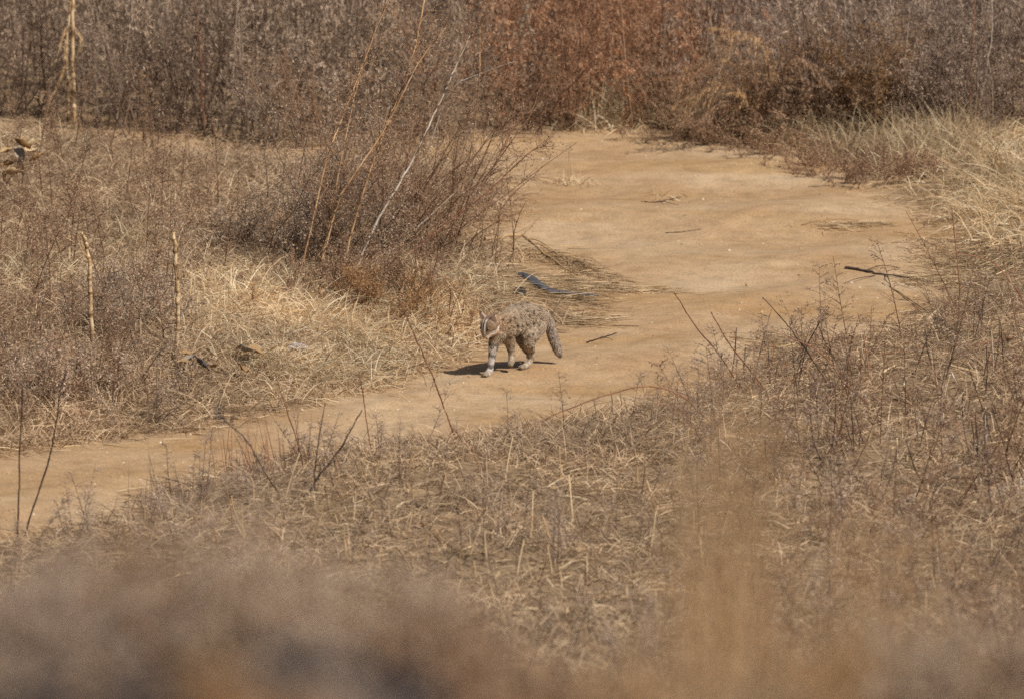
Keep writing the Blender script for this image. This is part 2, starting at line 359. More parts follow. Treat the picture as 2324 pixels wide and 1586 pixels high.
# left bank between the two arms of the road
rng = rs(13)
LB = lambda x, y, u, v, s: (s < -.03) & (y > 37) & (y < 46.8) & (v > 280) & ((u < 1480) & (v < 1050)) & ~((u > 1130) & (u < 1400) & (v > 600) & (v < 715))
b = Buf()
p = scatter(rng, 52000, -3.8, 1.2, 37, 46.8, lambda x, y, u, v, s: LB(x, y, u, v, s) & (rng.random(len(x)) < .55+.4*wob(x, y, 1.3, 1)))
grass(b, p, rng, (.08, .28), (.003, .0065), .6, (.3, 1.2), (.15, 1), 4, .04)
tag(obj('bank_grass', b, 'grass'), 'dull tangled grass covering the left bank beside the road', 'grass', kind='stuff')
b = Buf()
protos_s = [merge(*mug_local(rng, rng.uniform(.25, .5), 22, 12, .12, .2, (.010, .02), (.003, .006))) for _ in range(7)]
p = scatter(rng, 1350, -4, .4, 37.5, 46.6, lambda x, y, u, v, s: LB(x, y, u, v, s) & (s < -.2) & (rng.random(len(x)) < .25+.45*wob(x, y, .8, 5)+.18*((u < 380) & (v > 600))+.15*((v < 620)&(v > 380))-.6*((u > 430) & (v > 620))))
pu, pv = proj(p[:, 0], p[:, 1], p[:, 2]); lowp = (pv < 450) & (pu > 430)
place_many(b, protos_s, p[~lowp], rng, (.6, 1.15), .2); place_many(b, protos_s, p[lowp], rng, (.12, .28), .2)
tag(obj('bank_weeds', b, 'brown'), 'low brown leafy weeds scattered through the grass of the left bank', 'weeds', kind='stuff')
b = Buf()
p = scatter(rng, 26000, -3, 1, 37.5, 44.5, lambda x, y, u, v, s: (s < -.06) & (u > 400+60*wob(x, y, 1.5)) & (u < 1100) & (v < 915) & (v > 610+50*wob(x, y, 2, 3)) & ~((u > 1120) & (v < 720)) & ~((u < 610) & (v > 815)) & (rng.random(len(x)) < .6+.4*wob(x, y, 1.6, 8)))
grass(b, p, rng, (.12, .32), (.003, .0065), .6, (.4, 1.3), (.3, 1), 3, .03, (.2, -.1), 4)
tag(obj('pale_bank_grass', b, 'straw'), 'pale straw grass spilling down the left bank towards the cat', 'grass', kind='stuff')
# near verge in front of the road and up the slope to the camera
rng = rs(14)
def near(x, y, u, v, s): return (s < -.03) & (v > 560+.0*u) & (((u > 1500) & (v > 560)) | (v > 900)) & ((u > 1900) | (v > 780)) & (y < 42.5)
def near_b(x, y, u, v, s): return near(x, y, u, v, s) & ~((u < 1450) & (v < 960))
b = Buf()
p = scatter(rng, 62000, -3.6, 3.6, 29, 42, lambda x, y, u, v, s: near_b(x, y, u, v, s) & (rng.random(len(x)) < np.where(u > 1550, .38, .5)+.5*wob(x, y, 1.7, 7)))
grass(b, p, rng, (.05, .2), (.003, .006), .7, (.2, 1.1), (0, 1), 4, .03)
tag(obj('verge_grass', b, 'grass'), 'short dry grass and stubble on the near verge below the road', 'grass', kind='stuff')
b = Buf()
p = scatter(rng, 5200, -4, 4, 27, 41.5, lambda x, y, u, v, s: near_b(x, y, u, v, s) & (s < -.15) & (rng.random(len(x)) < .28+.5*wob(x, y, 1.1, 9)+.4*(u > 1550)))
kr = proj(p[:, 0], p[:, 1], p[:, 2])[0] > 1600
place_many(b, protos_s, p[~kr], rng, (.3, .72), .25)
tag(obj('verge_weeds', b, 'purple'), 'purplish brown low weeds on the near slope below the road', 'weeds', kind='stuff')
b = Buf(); place_many(b, protos_s, p[kr][::3], rng, (.35, 1.15), .3)
tag(obj('verge_weeds', b, 'brown'), 'warm brown tangled weeds on the right hand near slope', 'weeds', kind='stuff')
b = Buf(); place_many(b, protos_s, p[kr][1::4], rng, (.35, 1.0), .3)
tag(obj('verge_weeds', b, 'purple'), 'purplish grey tangled weeds on the right hand near slope', 'weeds', kind='stuff')
b = Buf(); q = p[kr]; grass(b, q, rng, (.08, .32), (.003, .007), .6, (.2, 1.2), (.1, 1), 5, .09)
tag(obj('slope_grass', b, 'grass'), 'tangled straw coloured stalks among the weeds of the right hand near slope', 'grass', kind='stuff')
b = Buf()
p = scatter(rng, 120000, -3.6, 3.6, 29, 42, lambda x, y, u, v, s: near(x, y, u, v, s) & (rng.random(len(x)) < np.where(u > 1550, .22, .42)+.6*wob(x, y, 1.9, 12)))
n = len(p); az = rng.uniform(0, 6.28, n); d = np.stack([np.cos(az), np.sin(az), rng.uniform(0, .5, n)], 1)
ribbons(b, p+np.array([0, 0, .006]), d, np.minimum(rng.gamma(2, .034, n)+.015, .24), rng.gamma(3, .0012, n)+.0018, rng.uniform(0, .7, n), rng.uniform(0, 1, n), rng, 2)
tag(obj('thatch', b, 'litter'), 'matted thatch of broken straw covering the near verge', 'straw', kind='stuff')
# flattened straw and chaff along every edge of the road
rng = rs(15)
b = Buf()
p = scatter(rng, 60000, -4.5, 4.5, 36, 47.5, lambda x, y, u, v, s: (s < .02+.16*wob(x, y, 2.2, 4)) & (s > -.8) & (v > 300))
n = len(p); az = rng.normal(-.1, .6, n); d = np.stack([np.cos(az), np.sin(az), rng.uniform(-.02, .18, n)], 1)
ribbons(b, p+np.array([0, 0, .008]), d, rng.uniform(.04, .2, n), rng.uniform(.002, .0055, n), rng.uniform(0, .25, n), rng.uniform(.3, 1, n), rng, 3)
tongues = [((1250, 640), (1530, 664), .07, 600), ((1150, 560), (1400, 640), .10, 900), ((1080, 620), (1360, 690), .14, 1100), ((1080, 690), (1360, 735), .12, 1100),
           ((2050, 634), (2220, 640), .07, 500), ((1850, 515), (2010, 512), .05, 260), ((1700, 780), (1950, 790), .12, 900), ((2150, 570), (2340, 600), .3, 2600)]
for (p0, p1, wd, n) in tongues:
    a0, a1 = on(*p0), on(*p1); t = rng.beta(1.0, 1.4, n)
    q = a0*(1-t[:, None])+a1*t[:, None]; q[:, :2] += rng.normal(0, 1, (n, 2))*(wd*(1-.5*t))[:, None]*np.array([.6, 1.2]); q[:, 2] = G(q[:, 0], q[:, 1])+.008
    ang = math.atan2(a1[1]-a0[1], a1[0]-a0[0])+rng.normal(0, .5, n); d = np.stack([np.cos(ang), np.sin(ang), rng.uniform(-.02, .16, n)], 1)
    ribbons(b, q, d, rng.uniform(.04, .2, n), rng.uniform(.002, .005, n), rng.uniform(0, .3, n), np.clip(rng.normal(.6, .25, n), 0, 1), rng, 3)
tag(obj('straw_litter', b, 'litter'), 'flattened straw and chaff strewn along the edges of the sandy road', 'straw', kind='stuff')
# grit on the road
rng = rs(16)
b = Buf(); p = scatter(rng, 20000, -3.4, 3.2, 36, 47.5, lambda x, y, u, v, s: (s > .0) & (rng.random(len(x)) < .3+.5*wob(x, y, 1.1, 6)))
r = np.minimum(rng.gamma(1.6, .0016, len(p))+.0012, .012); o = np.array([[1,0,0],[0,1,0],[-1,0,0],[0,-1,0],[0,0,1],[0,0,-.6]])
Vg = (p+np.array([0,0,.006]))[:, None]+o[None]*r[:, None, None]*rng.uniform(.6, 1.2, (len(p), 6, 1))
fq = np.array([[0,1,4,4],[1,2,4,4],[2,3,4,4],[3,0,4,4]])[:, :3]
me = mesh_from('gravel', Vg.reshape(-1, 3), (np.arange(len(p))[:, None, None]*6+fq[None]).reshape(-1, 3), np.repeat(rng.uniform(0, 1, len(p)), 6),
    plant_mat('grit', [C(112,88,64), C(168,136,100), C(184,156,122), C(206,188,164)], 0))
tag(link('gravel', me), 'pale grit and small stones scattered over the sandy road', 'gravel', kind='stuff')

# ------------------------------------------------------------------ the wild cat
def wildcat():
    def Z(zx, zy, yo): return at((1080+zx/4.957)/1.10155, (660+zy/4.957)/1.10155, YC+yo)
    g0 = on((1080+1100/4.957)/1.10155, (660+1335/4.957)/1.10155); YC = g0[1]
    def gz(p, r): p = p.copy(); p[2] = float(road_z(p[0], p[1]))+r*.92; return p
    rng = rs(5)
    chains = {}
    chains['trunk'] = [(Z(1365,690,.115), .034), (Z(1290,685,.08), .062), (Z(1170,650,.035), .064), (Z(1040,690,-.01), .070), (Z(930,750,-.055), .064), (Z(850,762,-.085), .050), (Z(770,770,-.105), .040)]
    chains['fore_right'] = [(Z(830,840,-.09), .042), (Z(775,960,-.095), .028), (Z(752,1080,-.11), .0195), (Z(738,1190,-.12), .0155), (Z(722,1310,-.128), .0145)]
    t0 = gz(Z(690,1368,-.14), .015); t1 = gz(Z(652,1385,-.155), .012); chains['fore_right'] += [(t0, .0165), (t1, .013)]
    chains['fore_left'] = [(Z(910,850,-.04), .046), (Z(962,955,-.03), .028), (Z(978,1060,-.025), .0165), (Z(985,1140,-.02), .0145), (Z(984,1200,-.03), .016), (Z(972,1238,-.045), .015)]
    h0 = gz(Z(1150,1290,.03), .013); h1 = gz(Z(1105,1302,.015), .012)
    chains['hind_left'] = [(Z(1270,760,.06), .060), (Z(1215,880,.02), .046), (Z(1195,970,.01), .031), (Z(1222,1080,.05), .0195), (Z(1232,1150,.06), .0155), (Z(1205,1230,.05), .0135), (h0, .015), (h1, .012)]
    k0 = gz(Z(1175,1255,.12), .013)
    chains['hind_right'] = [(Z(1250,790,.12), .05), (Z(1130,920,.09), .037), (Z(1150,1010,.11), .024), (Z(1210,1110,.15), .0155), (Z(1200,1190,.14), .0135), (k0, .0145), (gz(Z(1140,1262,.105), .012), .012)]
    tl = [(1350,655,.115,.020), (1400,655,.13,.022), (1440,715,.135,.024), (1475,820,.14,.0245), (1508,920,.14,.0245), (1540,1015,.14,.022), (1566,1090,.14,.017), (1579,1124,.14,.010)]
    chains['tail'] = [(Z(a, b_, c), r) for a, b_, c, r in tl]
    f = np.array([-.56, -.66, -.50]); f /= np.linalg.norm(f)
    up = np.array([-.24, -.26, .93]); up = up-f*up.dot(f); up /= np.linalg.norm(up); sd_ = np.cross(up, f); sd_ /= np.linalg.norm(sd_)  # sd_ = cat's left
    hc = Z(722, 768, -.125)
    H = lambda a, l, u: hc+f*a+sd_*l+up*u
    chains['head'] = [(H(-.02, 0, .002), .043), (H(.006, 0, .006), .0435), (H(.026, 0, -.006), .035), (H(.044, 0, -.014), .022), (H(.053, 0, -.015), .0145)]
    for s in (-1, 1):
        chains['cheek%d' % s] = [(H(.012, .024*s, -.016), .026), (H(.030, .016*s, -.022), .017)]
        chains['ear%d' % s] = [(H(-.010, .026*s, .024), .022), (H(-.012, .034*s, .039), .0205), (H(-.014, .039*s, .050), .0165), (H(-.015, .042*s, .059), .0095)]
    chains['cheek_chin'] = [(H(.030, 0, -.030), .014), (H(.046, 0, -.031), .0095)]
    for s in (-1, 1): chains['cheek_pad%d' % s] = [(H(.036, .012*s, -.021), .015), (H(.050, .0085*s, -.022), .0115)]
    # one skin: overlapping balls along each bone, fused by a voxel remesh
    bm = bmesh.new()
    for k, ch in chains.items():
        for (p, r), (q, s) in zip(ch[:-1], ch[1:]):
            n = max(2, int(np.linalg.norm(q-p)/(min(r, s)*.35)))
            for i in range(n+1):
                t = i/n; c = p*(1-t)+q*t; rr = r*(1-t)+s*t
                res = bmesh.ops.create_icosphere(bm, subdivisions=2, radius=rr)
                sc = np.array([1, 1, 1.0])
                if k == 'trunk': sc = np.array([.83, .9, 1.07])
                for v in res['verts']: v.co = Vector(c+np.array(v.co)*sc)
                if k.startswith('ear'):      # flatten the ear along the facing direction
                    for v in res['verts']:
                        d = np.array(v.co)-c; v.co = Vector(np.array(v.co)-f*d.dot(f)*.62)
    for toe, ax_ in ((t1, f*np.array([1,1,0])), (h1, np.array([-.8,-.5,0])), (chains['fore_left'][-1][0], np.array([-.6,-.4,-.7]))):
        ax_ = nrm(ax_); side = nrm(np.cross(ax_, [0, 0, 1.]))
        for i in (-1.5, -.5, .5, 1.5):
            res = bmesh.ops.create_icosphere(bm, subdivisions=2, radius=.0068)
            for v in res['verts']: v.co += Vector(toe+side*i*.0075+ax_*(.006-abs(i)*.002))
    me = bpy.data.meshes.new('cat_raw'); bm.to_mesh(me); bm.free()
    tmp = link('cat_raw', me)
    md = tmp.modifiers.new('r', 'REMESH'); md.mode = 'VOXEL'; md.voxel_size = .0032
    sm = tmp.modifiers.new('s', 'SMOOTH'); sm.factor = .5; sm.iterations = 5
    dg = bpy.context.evaluated_depsgraph_get(); ev = tmp.evaluated_get(dg)
    me2 = bpy.data.meshes.new_from_object(ev); bpy.data.objects.remove(tmp)
    n = len(me2.vertices); V = np.empty(n*3); me2.vertices.foreach_get('co', V); V = V.reshape(-1, 3)
    NV = np.empty(n*3); me2.vertices.foreach_get('normal', NV); NV = NV.reshape(-1, 3)
    # nearest bone per vertex
    def bones(V):
        best = np.full(len(V), 1e9); part = np.zeros(len(V), int); tt = np.zeros(len(V)); fl = np.zeros((len(V), 3))
        names = [k for k in chains if chains[k]]
        for ki, k in enumerate(names):
            ch = chains[k]
            for i, ((p, r), (q, s)) in enumerate(zip(ch[:-1], ch[1:])):
                e = q-p; t = np.clip((V-p) @ e/(e@e), 0, 1); d = np.linalg.norm(V-p-t[:, None]*e, axis=1)-(r+(s-r)*t)
                m = d < best; best[m] = d[m]; part[m] = ki; tt[m] = (i+t[m])/(len(ch)-1); fl[m] = e/np.linalg.norm(e)
        return names, part, tt, fl
    names, part, tt, fl = bones(V)
    def hash3(c): 
        s_ = np.sin(c[..., 0]*127.1+c[..., 1]*311.7+c[..., 2]*74.7)*43758.5453; return s_-np.floor(s_)
    def spots(V, cell, rad):
        c = np.floor(V/cell); out = np.full(len(V), 1e9)
        for i in (-1, 0, 1):
            for j in (-1, 0, 1):
                for k in (-1, 0, 1):
                    cc = c+np.array([i, j, k]); o = np.stack([hash3(cc), hash3(cc+17.3), hash3(cc+41.7)], -1)
                    out = np.minimum(out, np.linalg.norm(V-(cc+.2+.6*o)*cell, axis=1))
        return 1-smooth(rad*.75, rad*1.15, out)
    def lerp(a, b_, t): return a+(np.asarray(b_)-a)*np.asarray(t)[..., None]
    def paint(V, part, tt, NV):
        nz = hash3(np.floor(V/.006))[:, None]
        col = np.tile(np.array(C(168,150,128)), (len(V), 1))*(.84+.32*nz)
        is_ = lambda nm: np.array([names[i].startswith(nm) for i in range(len(names))])[part]
        tr, tail = is_('trunk'), is_('tail')
        warm = smooth(.55, .8, tt)*tr
        col = lerp(col, C(174,142,108), warm*.7)
        belly = smooth(.15, -.75, NV[:, 2])*tr
        col = lerp(col, C(196,182,162), belly*.8)
        dors = smooth(.86, .98, NV[:, 2])*tr; col = lerp(col, C(82,64,52), dors*.55)
        legs = is_('fore')|is_('hind')
        col = lerp(col, C(172,158,140), (smooth(.2, .55, tt)*legs)*.7)
        fr = is_('fore_right'); col = lerp(col, C(196,190,186), (smooth(.1, .5, tt)*fr)*.7)
        sp_ = spots(V*np.array([1, 1, 1.25]), .029, .0092); col = lerp(col, C(72,54,42), sp_*np.where(tr, .85, np.where(legs, .8, 0)))
        band = smooth(.4, .8, np.sin(tt*34))*legs*(tt > .12)*(tt < .78); col = lerp(col, C(74,62,54), band*np.where(fr, .75, .55))
        col[tail] = (np.array(C(170,155,140))*(.86+.28*nz))[tail]
        ring = smooth(.4, .9, np.sin(tt*38))*tail; col = lerp(col, C(110,95,84), ring*.4)
        col = lerp(col, C(82,72,66), smooth(.93, 1, tt)*tail*.7)
        hd = is_('head')|is_('cheek'); d = V-hc; a = d@f; l = d@sd_; u_ = d@up
        hcol = np.tile(np.array(C(134,110,84)), (len(V), 1))*(.78+.44*nz)
        hcol = lerp(hcol, C(112,92,72), smooth(.012, .034, u_)*.6)
        hcol = lerp(hcol, C(160,118,82), smooth(-.005, -.02, u_)*.7)
        hcol = lerp(hcol, C(66,50,42), np.exp(-((np.abs(l)-.0145)/.0036)**2)*smooth(.0, .012, u_)*.75)
        hcol = lerp(hcol, C(238,230,218), np.exp(-((np.abs(l)-.0082)/.0034)**2)*smooth(-.012, .0, u_)*smooth(.0, .02, a)*.8)
        hcol = lerp(hcol, C(92,66,50), np.exp(-(l/.0034)**2)*smooth(.004, .014, u_)*.8)
        hcol = lerp(hcol, C(150,104,70), np.exp(-(((np.abs(l)-.03)/.016)**2+((u_+.031)/.006)**2))*.8)
        hcol = lerp(hcol, C(160,108,74), np.exp(-(l/.0065)**2)*smooth(.006, -.004, u_)*smooth(.03, .045, a)*.8)
        hcol = lerp(hcol, C(232,224,212), np.exp(-(((np.abs(l)-.036)/.011)**2+((u_+.015)/.0085)**2))*.97)
        hcol = lerp(hcol, C(240,234,226), np.exp(-(((np.abs(l)-.0165)/.012)**2+((u_+.021)/.010)**2))*smooth(.015, .03, a)*.97)
        hcol = lerp(hcol, C(74,50,38), np.exp(-((u_-.002+.25*(np.abs(l)-.03))/.0034)**2)*smooth(.018, .028, np.abs(l))*.8)
        hcol = lerp(hcol, C(52,40,34), np.exp(-(((np.abs(l)-.0225)/.0085)**2+((u_-.015)/.0085)**2))*smooth(.01, .024, a)*.85)
        hcol = lerp(hcol, C(150,92,74), smooth(.0635, .0675, a)*.9)
        col[hd] = hcol[hd]
        er = is_('ear'); inner = (NV@f > .35)
        ec = np.where(inner[:, None], np.array(C(212,186,168)), np.array(C(150,126,104)))*(.9+.2*nz)
        ec = lerp(ec, C(66,54,48), smooth(.7, 1, tt)*.8); col[er] = ec[er]
        paws = legs & (tt > .86); col[paws] = (np.array(C(140,124,104))*(.9+.2*nz))[paws]
        return np.clip(col*1.06, 0, .9)
    col = paint(V, part, tt, NV)
    ca = me2.attributes.new('coat', 'FLOAT_COLOR', 'POINT')
    ca.data.foreach_set('color', np.concatenate([col, np.ones((n, 1))], 1).astype(np.float32).ravel())
    m = bpy.data.materials.new('coat'); m.use_nodes = True; nn = m.node_tree.nodes
    at_ = nn.new('ShaderNodeAttribute'); at_.attribute_name = 'coat'; pb = nn['Principled BSDF']
    m.node_tree.links.new(at_.outputs['Color'], pb.inputs['Base Color']); pb.inputs['Roughness'].default_value = .7; pb.inputs['Specular IOR Level'].default_value = .3
    pb.inputs['Sheen Weight'].default_value = .15
    me2.materials.clear(); me2.materials.append(m)
    me2.polygons.foreach_set('use_smooth', np.ones(len(me2.polygons), bool))
    base = np.array([g0[0], g0[1], float(road_z(g0[0], g0[1]))])
    root = thing('wildcat', 'spotted brown wild cat walking left across the sandy road with its tail hanging down', 'wild cat', base)
    V2 = (V-base); me2.vertices.foreach_set('co', V2.astype(np.float32).ravel()); me2.update()
    link('body', me2, root)
    # short clumped fur standing off the skin
    k = rng.integers(0, n, 46000); is_head = np.array([names[i].startswith(('head', 'cheek', 'ear')) for i in range(len(names))])[part[k]]
    k = k[~is_head | (rng.random(len(k)) < .9)]; m_ = len(k)
    is_head = np.array([names[i].startswith(('head', 'cheek', 'ear')) for i in range(len(names))])[part[k]]
    names_l = np.array([nm.startswith(('fore', 'hind')) for nm in names])[part[k]]
    istr = np.array([nm.startswith('trunk') for nm in names])[part[k]]
    flow = fl[k]*np.where(istr, -1, 1)[:, None]+np.array([0, 0, -.35]); flow[is_head] = -f+np.array([0, 0, -.15]); flow = nrm(flow-NV[k]*(flow*NV[k]).sum(1, keepdims=True))
    L = rng.uniform(.008, .014, m_)*np.where(is_head, .5, 1)*np.where(names_l, np.where(tt[k] > .45, .42, .75), 1)
    D = nrm(flow+NV[k]*np.where(is_head, .28, .5)[:, None]+rng.normal(0, .14, (m_, 3)))
    b = Buf(); ribbons(b, V2[k]-NV[k]*.001, D, L, rng.uniform(.0014, .0026, m_), .05, 0, rng, 2, clip=False)
    Vf, Ff, _ = b.arrays(); fm = mesh_from('fur', Vf, Ff, None, m)
    fc = np.repeat(col[k]*rng.uniform(.8, 1.26, (m_, 1)), 6, 0)
    ca = fm.attributes.new('coat', 'FLOAT_COLOR', 'POINT'); ca.data.foreach_set('color', np.concatenate([np.clip(fc, 0, 1), np.ones((len(fc), 1))], 1).astype(np.float32).ravel())
    link('fur', fm, root)
    eye = plain_mat('eye_amber', C(120,96,40), .15, .6); pup = plain_mat('dark_nose', C(70,44,38), .4, .4)
    def ball(name, c, r, mat, sc=(1, 1, 1)):
        bm = bmesh.new(); bmesh.ops.create_uvsphere(bm, u_segments=14, v_segments=10, radius=r)
        for v in bm.verts: v.co = Vector(np.array(v.co)*np.array(sc)+c-base)
        me = bpy.data.meshes.new(name); bm.to_mesh(me); bm.free(); me.materials.append(mat)
        me.polygons.foreach_set('use_smooth', np.ones(len(me.polygons), bool)); return link(name, me, root)
    for s in (-1, 1): ball('eye', H(.0375, .0225*s, .0140), .0074, eye)
    for s in (-1, 1): ball('pupil', H(.0430, .0245*s, .0150), .0034, plain_mat('pupil_black', C(22,18,16), .15, .6))
    ball('nose', H(.0665, 0, -.0135), .0045, pup, (1.2, 1.2, .8))
    return root
cat = wildcat()

# ------------------------------------------------------------------ single stems and stalks, read off the photo and stood at their own depth
def stalk(name, label, cat_, pts, r0, r1, mat, twigs=None, group=None, lean=0.0, leaves=None, seed=0, tint=(.3, .8), head=None, lift=0.0, Y=None, base_drop=0.0):
    """pts from the base up; stands where its base meets the ground; twigs: number of fine side shoots"""
    rng = rs(seed+77)
    b0 = on(*pts[0]) if Y is None else at(*pts[0], Y)
    n = len(pts); P = [b0]+[at(*p, b0[1]+lean*(i+1)/n) for i, p in enumerate(pts[1:])]
    P = np.array(P); b0 = P[0].copy()
    if lift: P[0, 2] += lift
    root = thing(name, label, cat_, b0, group)
    K = max(8, 4*n); path = spline(P, K)-b0; path[1:-1] += rng.normal(0, r0*.22, (K-2, 3))
    gap = float(b0[2]-G(b0[0], b0[1]))
    if gap > .02: path = np.vstack([[path[0, 0], path[0, 1], -gap-.02], path]); K += 1
    else: path[0, 2] -= .02
    s = Buf()
    if leaves is not None:               # jointed cane: swollen nodes, stained and bleached lengths
        K = K*5; path = spline(path, K); node = np.exp(-((np.arange(K) % 11-5)/1.1)**2)
        tubes(s, path, (np.linspace(r0, r1, K)*(1+.28*node+rng.normal(0, .05, K)))[None], np.clip(.62+.22*np.sin(np.arange(K)*.37+seed)-.6*node+rng.normal(0, .14, K), 0, 1)[None], 7)
    else:
        K = K*3; path = spline(path, K); path[2:-2] += rng.normal(0, r0*.12, (K-4, 3))
        tubes(s, path, (np.linspace(r0, r1, K)*rng.uniform(.85, 1.15, K))[None], np.clip(np.mean(tint)+.25*np.sin(np.arange(K)*.33+seed)+rng.normal(0, .16, K), 0, 1)[None], 6)
    obj('stem', s, mat, root)
    if twigs:
        tw = Buf(); lf = Buf(); n, ln, tm, dens = twigs
        for i in range(n):
            q = rng.uniform(.25, 1); k = q*(K-1); i0 = min(int(k), K-2); p0 = path[i0]+(path[i0+1]-path[i0])*(k-i0)
            d = nrm(path[i0+1]-path[i0]); d2 = nrm(d*.7+rng.normal(0, .6, 3)); L = ln*rng.uniform(.4, 1.2)*(1.2-.6*q)
            pp = np.array([p0+d2*L*t+np.array([0, 0, -.12*L*t*t])+rng.normal(0, .004, 3)*(t > 0) for t in np.linspace(0, 1, 5)])
            tubes(tw, pp, np.linspace(r1*.8, r1*.3, 5), .9, 3)
            m = int(dens*L*100)
            if m:
                qq = rng.uniform(.2, 1.05, m); pc = p0+d2*(L*qq)[:, None]+rng.normal(0, .012, (m, 3))
                leaflets(lf, pc, rng.normal(0, 1, (m, 3))+np.array([0, 0, -.3]), rng.uniform(.008, .02, m), rng.uniform(.003, .007, m), rng.uniform(.05, .75, m), rng)
        obj('twigs', tw, mat if mat == 'dark' else tm, root)
        if lf.n: obj('foliage', lf, tm, root)
    if head:
        hp, hr, hm = head; b = Buf(); m = 260; c = at(*hp, b0[1]+lean)-b0
        leaflets(b, c+rng.normal(0, 1, (m, 3))*np.array([hr*.6, hr*.6, hr]), rng.normal(0, 1, (m, 3)), rng.uniform(.006, .014, m), .004, rng.uniform(0, .7, m), rng); obj('seed_head', b, hm, root)
    for lv in (leaves or []):            # torn papery leaf, split into strips of unequal length
        Pl = np.array([at(*p, b0[1]-.02*i) for i, p in enumerate(lv[0])])-b0; pl = spline(Pl, 14); t = np.linspace(0, 1, 14); b = Buf()
        for q in range(4):
            sdv = np.array([.8, .5, .3])*(q-1.5)*lv[1]*.24; cut = int(rng.integers(8, 15)); wd = lv[1]*.26*(1-.7*t**2)*rng.uniform(.6, 1.2, 14)
            pp = pl[:cut]+sdv*(1+.5*t[:cut, None])+rng.normal(0, lv[1]*.07, (cut, 3)); e = pp[:, None]+np.array([-1, 0, 1])[None, :, None]*np.array([.8, .5, .3])*wd[:cut, None, None]*.5; e[:, 1, 1] += wd[:cut]*.4
            i = np.arange(cut-1)[:, None]*3+np.arange(2)[None]; b.add(e, np.stack([i, i+1, i+4, i+3], -1), np.repeat(np.clip(.45+.3*rng.normal(0, 1, cut), 0, 1), 3))
        obj('leaf', b, mat, root)
    return root
GL = 'leaning dry stalks rising from the roadside bush'
tw = (16, .22, 'brown', .5)
stalk('weed_stalk', 'orange tan bare stalk leaning right, leftmost of the tall stalks in the roadside bush', 'stalk', [(676,640),(700,545),(738,375),(772,280),(805,195),(834,118)], .0052, .0034, 'ochre', (34,.3,'brown',1.2), GL, .4, seed=1)
stalk('weed_stalk', 'long reddish brown stalk leaning right through the middle of the roadside bush', 'stalk', [(716,650),(740,560),(778,439),(873,294),(947,149),(1011,64)], .0058, .003, 'ochre', (46,.32,'brown',1.2), GL, .45, seed=2)
stalk('weed_stalk', 'whitish stalk leaning right across the roadside bush, palest of the leaning stalks', 'stalk', [(800,640),(845,525),(897,432),(940,358),(981,270),(1018,189),(1066,81)], .0068, .0034, 'white', (34,.32,'brown',.9), GL, .35, seed=3)
stalk('weed_stalk', 'thick orange stalk leaning right and reaching the top edge above the roadside bush', 'stalk', [(772,640),(800,520),(860,330),(920,176),(947,88),(968,-40)], .006, .004, 'ochre', (36,.3,'brown',1.2), GL, .5, seed=4)
stalk('weed_stalk', 'forked ochre stalk tip above the left of the roadside bush', 'stalk', [(725,620),(745,520),(800,240),(846,88),(890,-10)], .0045, .0025, 'ochre', (36,.32,'brown',1.2), GL, .5, seed=5)
stalk('weed_stalk', 'thin upright tan stalk behind the right side of the roadside bush', 'stalk', [(1010,560),(1060,380),(1079,280),(1089,145),(1089,60)], .0045, .0025, 'ochre', (34,.26,'brown',1.2), GL, .0, seed=6)
stalk('weed_stalk', 'low leaning stalk reaching right from the roadside bush over the sand', 'stalk', [(930,575),(988,527),(1086,436),(1153,314),(1177,270)], .006, .0025, 'redstem', (44,.24,'brown',1.3), GL, .25, seed=7)
stalk('weed_stalk', 'lowest leaning stalk on the right of the roadside bush with twiggy end', 'stalk', [(900,600),(1000,520),(1090,450),(1200,350),(1240,330)], .005, .002, 'redstem', (44,.22,'brown',1.3), GL, .2, seed=8)
stalk('weed_stalk', 'arching pale twig curving right high over the roadside bush', 'stalk', [(930,520),(985,300),(1030,200),(1100,165),(1170,140)], .0035, .0016, 'white', (5,.12,'brown',.4), GL, -.2, seed=9)
stalk('weed_stalk', 'grey bare stalk low in front of the roadside bush leaning far right', 'stalk', [(820,600),(900,560),(960,505),(1030,440)], .004, .002, 'white', (6,.12,'brown',.3), GL, .1, seed=10)

